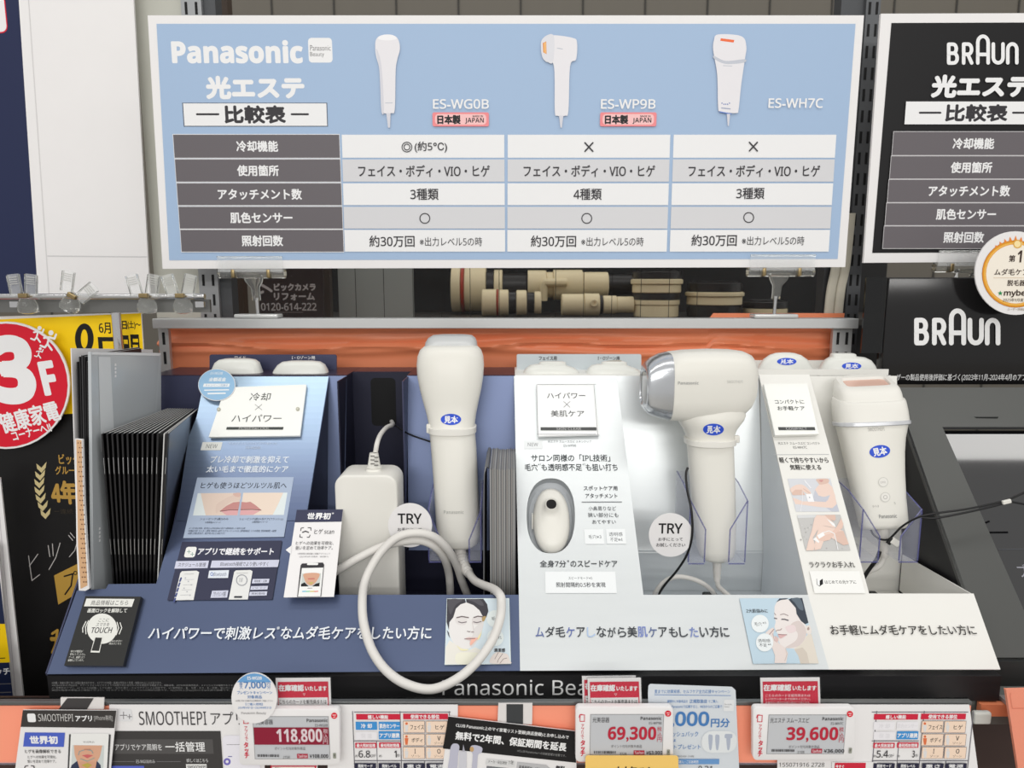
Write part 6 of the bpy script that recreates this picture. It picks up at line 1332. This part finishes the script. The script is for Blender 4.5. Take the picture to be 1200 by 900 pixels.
# round campaign tag
P = PR(.5605); o = slab(P, circle_px(298, 818, 26.8, 29.6), .0008, paper).build('campaign_tag'); tag(o, 'round white and blue campaign tag in front of the black plinth', 'tag')
BLT = ink(74, 126, 186); q = Print(P); q.poly([(298 + 26.2 * math.cos(a), 818 + 29 * math.sin(a)) for a in [math.radians(180 + 40 + k * 10) for k in range(11)]], ink(110, 164, 214))
q.text('ES-WG0B', 290, 792.5, 307, 796.4, LW, bold=.03); q.text('最大', 280.6, 799, 284.4, 807.4, BLT, vert=True); q.text('7,000', 285.6, 798.6, 312, 807.6, BLT, f='r', bold=.025, res=4); q.text('円分', 313, 799, 317, 807.4, BLT, vert=True); q.text('プレゼントキャンペーン', 278, 809.4, 319, 813.4, BLT, bold=.01); q.text('対象商品', 290, 814.6, 307, 818.4, BLT, bold=.01); q.text('※応募に関する諸条件は応募要項をご確認ください', 276, 820, 320, 822, GREY); q.text('【ご購入期間】', 288, 823.6, 308, 826.4, BLT); q.text('2024年6月1日〜2024年8月31日', 279, 827.6, 318, 830.4, BLT); q.text('Panasonic Beauty', 283, 834, 312, 837.4, GREY); q.build(o)
# campaign sheet
P = PR(.5722); o = slab(P, round_px(760.5, 803, 862.5, 960, 4)[0:0] + [(762, 802), (858, 805.4), (862, 809), (869, 960), (762, 960), (759.4, 812), (760, 804)], .0008, mat('campaign_paper', (214, 220, 226), .4)).build('campaign_sheet'); tag(o, 'pale blue cashback campaign sheet standing in the rail between the two price tags', 'sheet')
q = Print(P); q.text('夏までに効果実感、セルフケア全力応援キャンペーン', 767, 808, 855.5, 812.4, BLT); q.line([(767, 814), (856, 815)], .6, BLT); q.text('期間中に対象商品を', 782, 820, 806, 823.4, BLT); q.text('正規取扱店', 808, 819.4, 828.6, 823.8, BLT, bold=.01); q.text('でご購入、', 830, 820, 842, 823.4, BLT); q.text('CLUB Panasonicで応募すると、WEBからのご応募で', 779, 826, 846, 829.6, BLT); q.rect(848, 819.6, 860, 833, ink(228, 230, 232), 1.4); q.text('Panasonic', 849, 824, 858, 826, GREY); q.text('Beauty', 849, 827, 855, 829, GREY)
q.text('7,000', 772, 833.6, 831, 853, BLT, f='r', bold=.035, res=5); q.text('円分', 833, 841.6, 855, 852, BLT, bold=.02, res=4); q.text('キャッシュバック', 777, 857, 818, 863, BLT, res=4); q.text('または', 777, 865.6, 792, 869, BLT); q.text('ギフトプレゼント', 777, 872, 821, 877.6, BLT, res=4); q.rect(822, 856, 863.4, 881.6, ink(226, 230, 232), 12)
for x in (830, 838, 851): q.poly([(x, 862), (x + 3, 860.4), (x + 5, 863), (x + 3.6, 877), (x + 1, 877)], ink(176, 184, 200), True)
q.rect(849, 859.6, 858, 864.6, ink(176, 184, 200), 1.6); q.text('対象商品:ES-WG0B、ES-WP9B', 790, 884.6, 813, 887, GREY); q.rect(790, 889, 842.6, 895, ink(108, 154, 206)); q.text('ご購入・ご応募期間', 793, 890.4, 818, 894, LW); q.text('8.31', 818, 897, 834, 905, TXT, res=4); q.build(o)
# electronic price tags
def price_tag(x0, y0, x1, y1, title, price, sub, label, Y=.562, mar=False, brand='ES-WP9B', sk=0):
    P = PR(Y); t = thing('price_tag', label, 'price tag', P.hit((x0 + x1) / 2, y1), 'electronic price tags on the rail')
    slab(P, [(x + (sk if y > (y0 + y1) / 2 else 0), y) for x, y in round_px(x0, y0, x1, y1, 5)], .006, mat('tag_white', (234, 232, 232), .28)).build('case', t, bevel=.0012, smooth=40)
    w = x1 - x0; q = Print(P); a, b_, c, d = x0 + 17.5, y0 + 9, x1 - 12.5, y1 - 8.2
    SCR = ink(196, 198, 202)
    q.rect(a - .7, b_ - .7, c + .7, d + .7, ink(150, 150, 152)); q.rect(a, b_, c, d, SCR)
    q.text('アプリで', x0 + 6.2, y0 + 20, x0 + 10, y0 + 37, RD, vert=True, bold=.002); q.text('タッチ', x0 + 5.6, y0 + 38.4, x0 + 11.2, y0 + 57.4, RD, vert=True, bold=.012)
    q.frame(x0 + 4.8, y0 + 8.6, x0 + 10.8, y0 + 17, .8, RD); q.line([(x0 + 4, y0 + 12), (x0 + 5, y0 + 8.6), (x0 + 7.6, y0 + 8.4)], .8, RD)
    q.disc(x1 - 6.2, y0 + 7.4, 3.6, ink(220, 30, 50)); q.line([(x1 - 8, y0 + 6.6), (x1 - 4.4, y0 + 6.6)], .7, LW); q.line([(x1 - 7, y0 + 9), (x1 - 5, y0 + 8.6)], .7, LW); q.rect(x1 - 7.6, y1 - 15, x1 - 4, y1 - 8.6, ink(150, 152, 140), .8); q.rect(x1 - 6.8, y1 - 13.4, x1 - 5, y1 - 11, ink(110, 112, 104))
    q.text(title, a + 2.4, b_ + 2.6, a + (22 if len(title) < 6 else 48), b_ + 8.8, TXT); q.text('Panasonic', c - 26, b_ + 1.8, c - 1.4, b_ + 5.8, TXT, f='b'); q.text(brand, c - 16, b_ + 8, c - 1.4, b_ + 11, TXT)
    yp = b_ + 13.6
    if mar: q.rect(a, yp - 1.6, c, yp + 18.6, MAR)
    pm = ink(222, 206, 210) if mar else ink(186, 40, 62)
    xs = a + (.30 if mar else .24) * (c - a); q.text(price, xs, yp, c - 7.6, yp + 17.6, pm, f='b', bold=.01, res=4)
    for k_, s_ in enumerate('税込円'): q.text(s_, c - 6.6, yp + k_ * 6.2, c - 1.2, yp + 5.4 + k_ * 6.2, pm)
    q.text('ポイント付与対象外商品', a + 24, yp + 21.2, a + 60, yp + 24.8, ink(110, 108, 110)); q.rect(a + 50.4, d - 6, a + 63, d - .8, ink(178, 50, 70)); q.text('TaxFree', a + 51.6, d - 4.8, a + 62, d - 1.8, LW); q.text(sub, a + 65, d - 5.4, c - .6, d - .6, TXT, f='b')
    xb = a + 4
    while xb < a + 30: wb2 = random.choice((.5, .8, 1.2)); q.rect(xb, d - 5.4, xb + wb2, d - 2.6, TXT); xb += wb2 + random.choice((.6, .9))
    q.text('2728', a + 34, d - 3.6, a + 42, d - .8, TXT); q.build(t, 'print'); return t
price_tag(280.5, 831, 398, 897, '光美容器', '118,800', '¥108,000', 'electronic price tag with a maroon price band below the round campaign tag', mar=True, brand='ES-WG0B')
price_tag(674.5, 828.5, 789, 893, '光美容器', '69,300', '¥63,000', 'electronic price tag with a red sixty nine thousand price above the yellow card')
price_tag(882.5, 829, 1002, 891, '光エステ スムースエピ', '39,600', '¥36,000', 'electronic price tag with a red thirty nine thousand price nearest the rail end', brand='ES-WH7C')
# strip labels under two tags
for x0, x1, y, s_, lab in ((318, 372, 898, '', 'red edged label strip peeking out below the maroon price tag'), (911, 968, 893, '155071916 2728', 'white barcode number strip below the tag nearest the rail end')):
    P = PR(.5725); o = slab(P, [(x0, y - 4), (x1, y - 4), (x1, 960), (x0, 960)], .0005, paper).build('label_strip'); tag(o, lab, 'label'); q = Print(P)
    if s_: q.text(s_, x0 + 2, 893.6, x1 - 2, 898.4, TXT)
    else: q.frame(x0 + .5, y - 1, x1 - .5, 950, 1.4, RD); q.text('税込', x0 + 4, y + 1, x0 + 12, y + 6, TXT)
    q.build(o)
P = PR(.5721); o = slab(P, [(975, 893.4), (1028, 893.4), (1030, 960), (975, 960)], .0005, paper).build('label_strip'); tag(o, 'small red and white label at the lower edge of the single feature spec sheet', 'label'); q = Print(P); q.rect(976, 894, 1012, 958, ink(208, 40, 64)); q.text('今すぐ', 979, 896, 989, 900, LW, bold=.03); q.build(o)
# yellow card in front of the middle tag
P = PR(.5575); o = slab(P, round_px(686, 886, 795, 960, 3), .001, mat('card_yellow', (246, 204, 112), .35, coat=.2)).build('yellow_card'); tag(o, 'yellow card in a clear sleeve in front of the middle price tag', 'card')
q = Print(P); q.text('大人気です', 720, 898, 764, 910, ink(60, 46, 30), bold=.04, res=4); q.build(o)
# salmon card at the far end
P = upright(.574, 1190, 810)
o = slab(P, [(1179, 808.5), (1300, 806), (1320, 960), (1202, 960)], .003, orange_pop).build('salmon_card'); tag(o, 'salmon coloured card in a clear holder at the corner beyond the rail bracket', 'card')
f = slab(P.off(.003), [(1178, 806.6), (1300, 804), (1320, 960), (1201, 960)], .0008, film).build('sleeve', o)
q = Print(P, 3e-4); q.line([(1184, 812), (1183.6, 816), (1186, 830), (1300, 828)], .7, ink(224, 130, 100)); q.build(o)
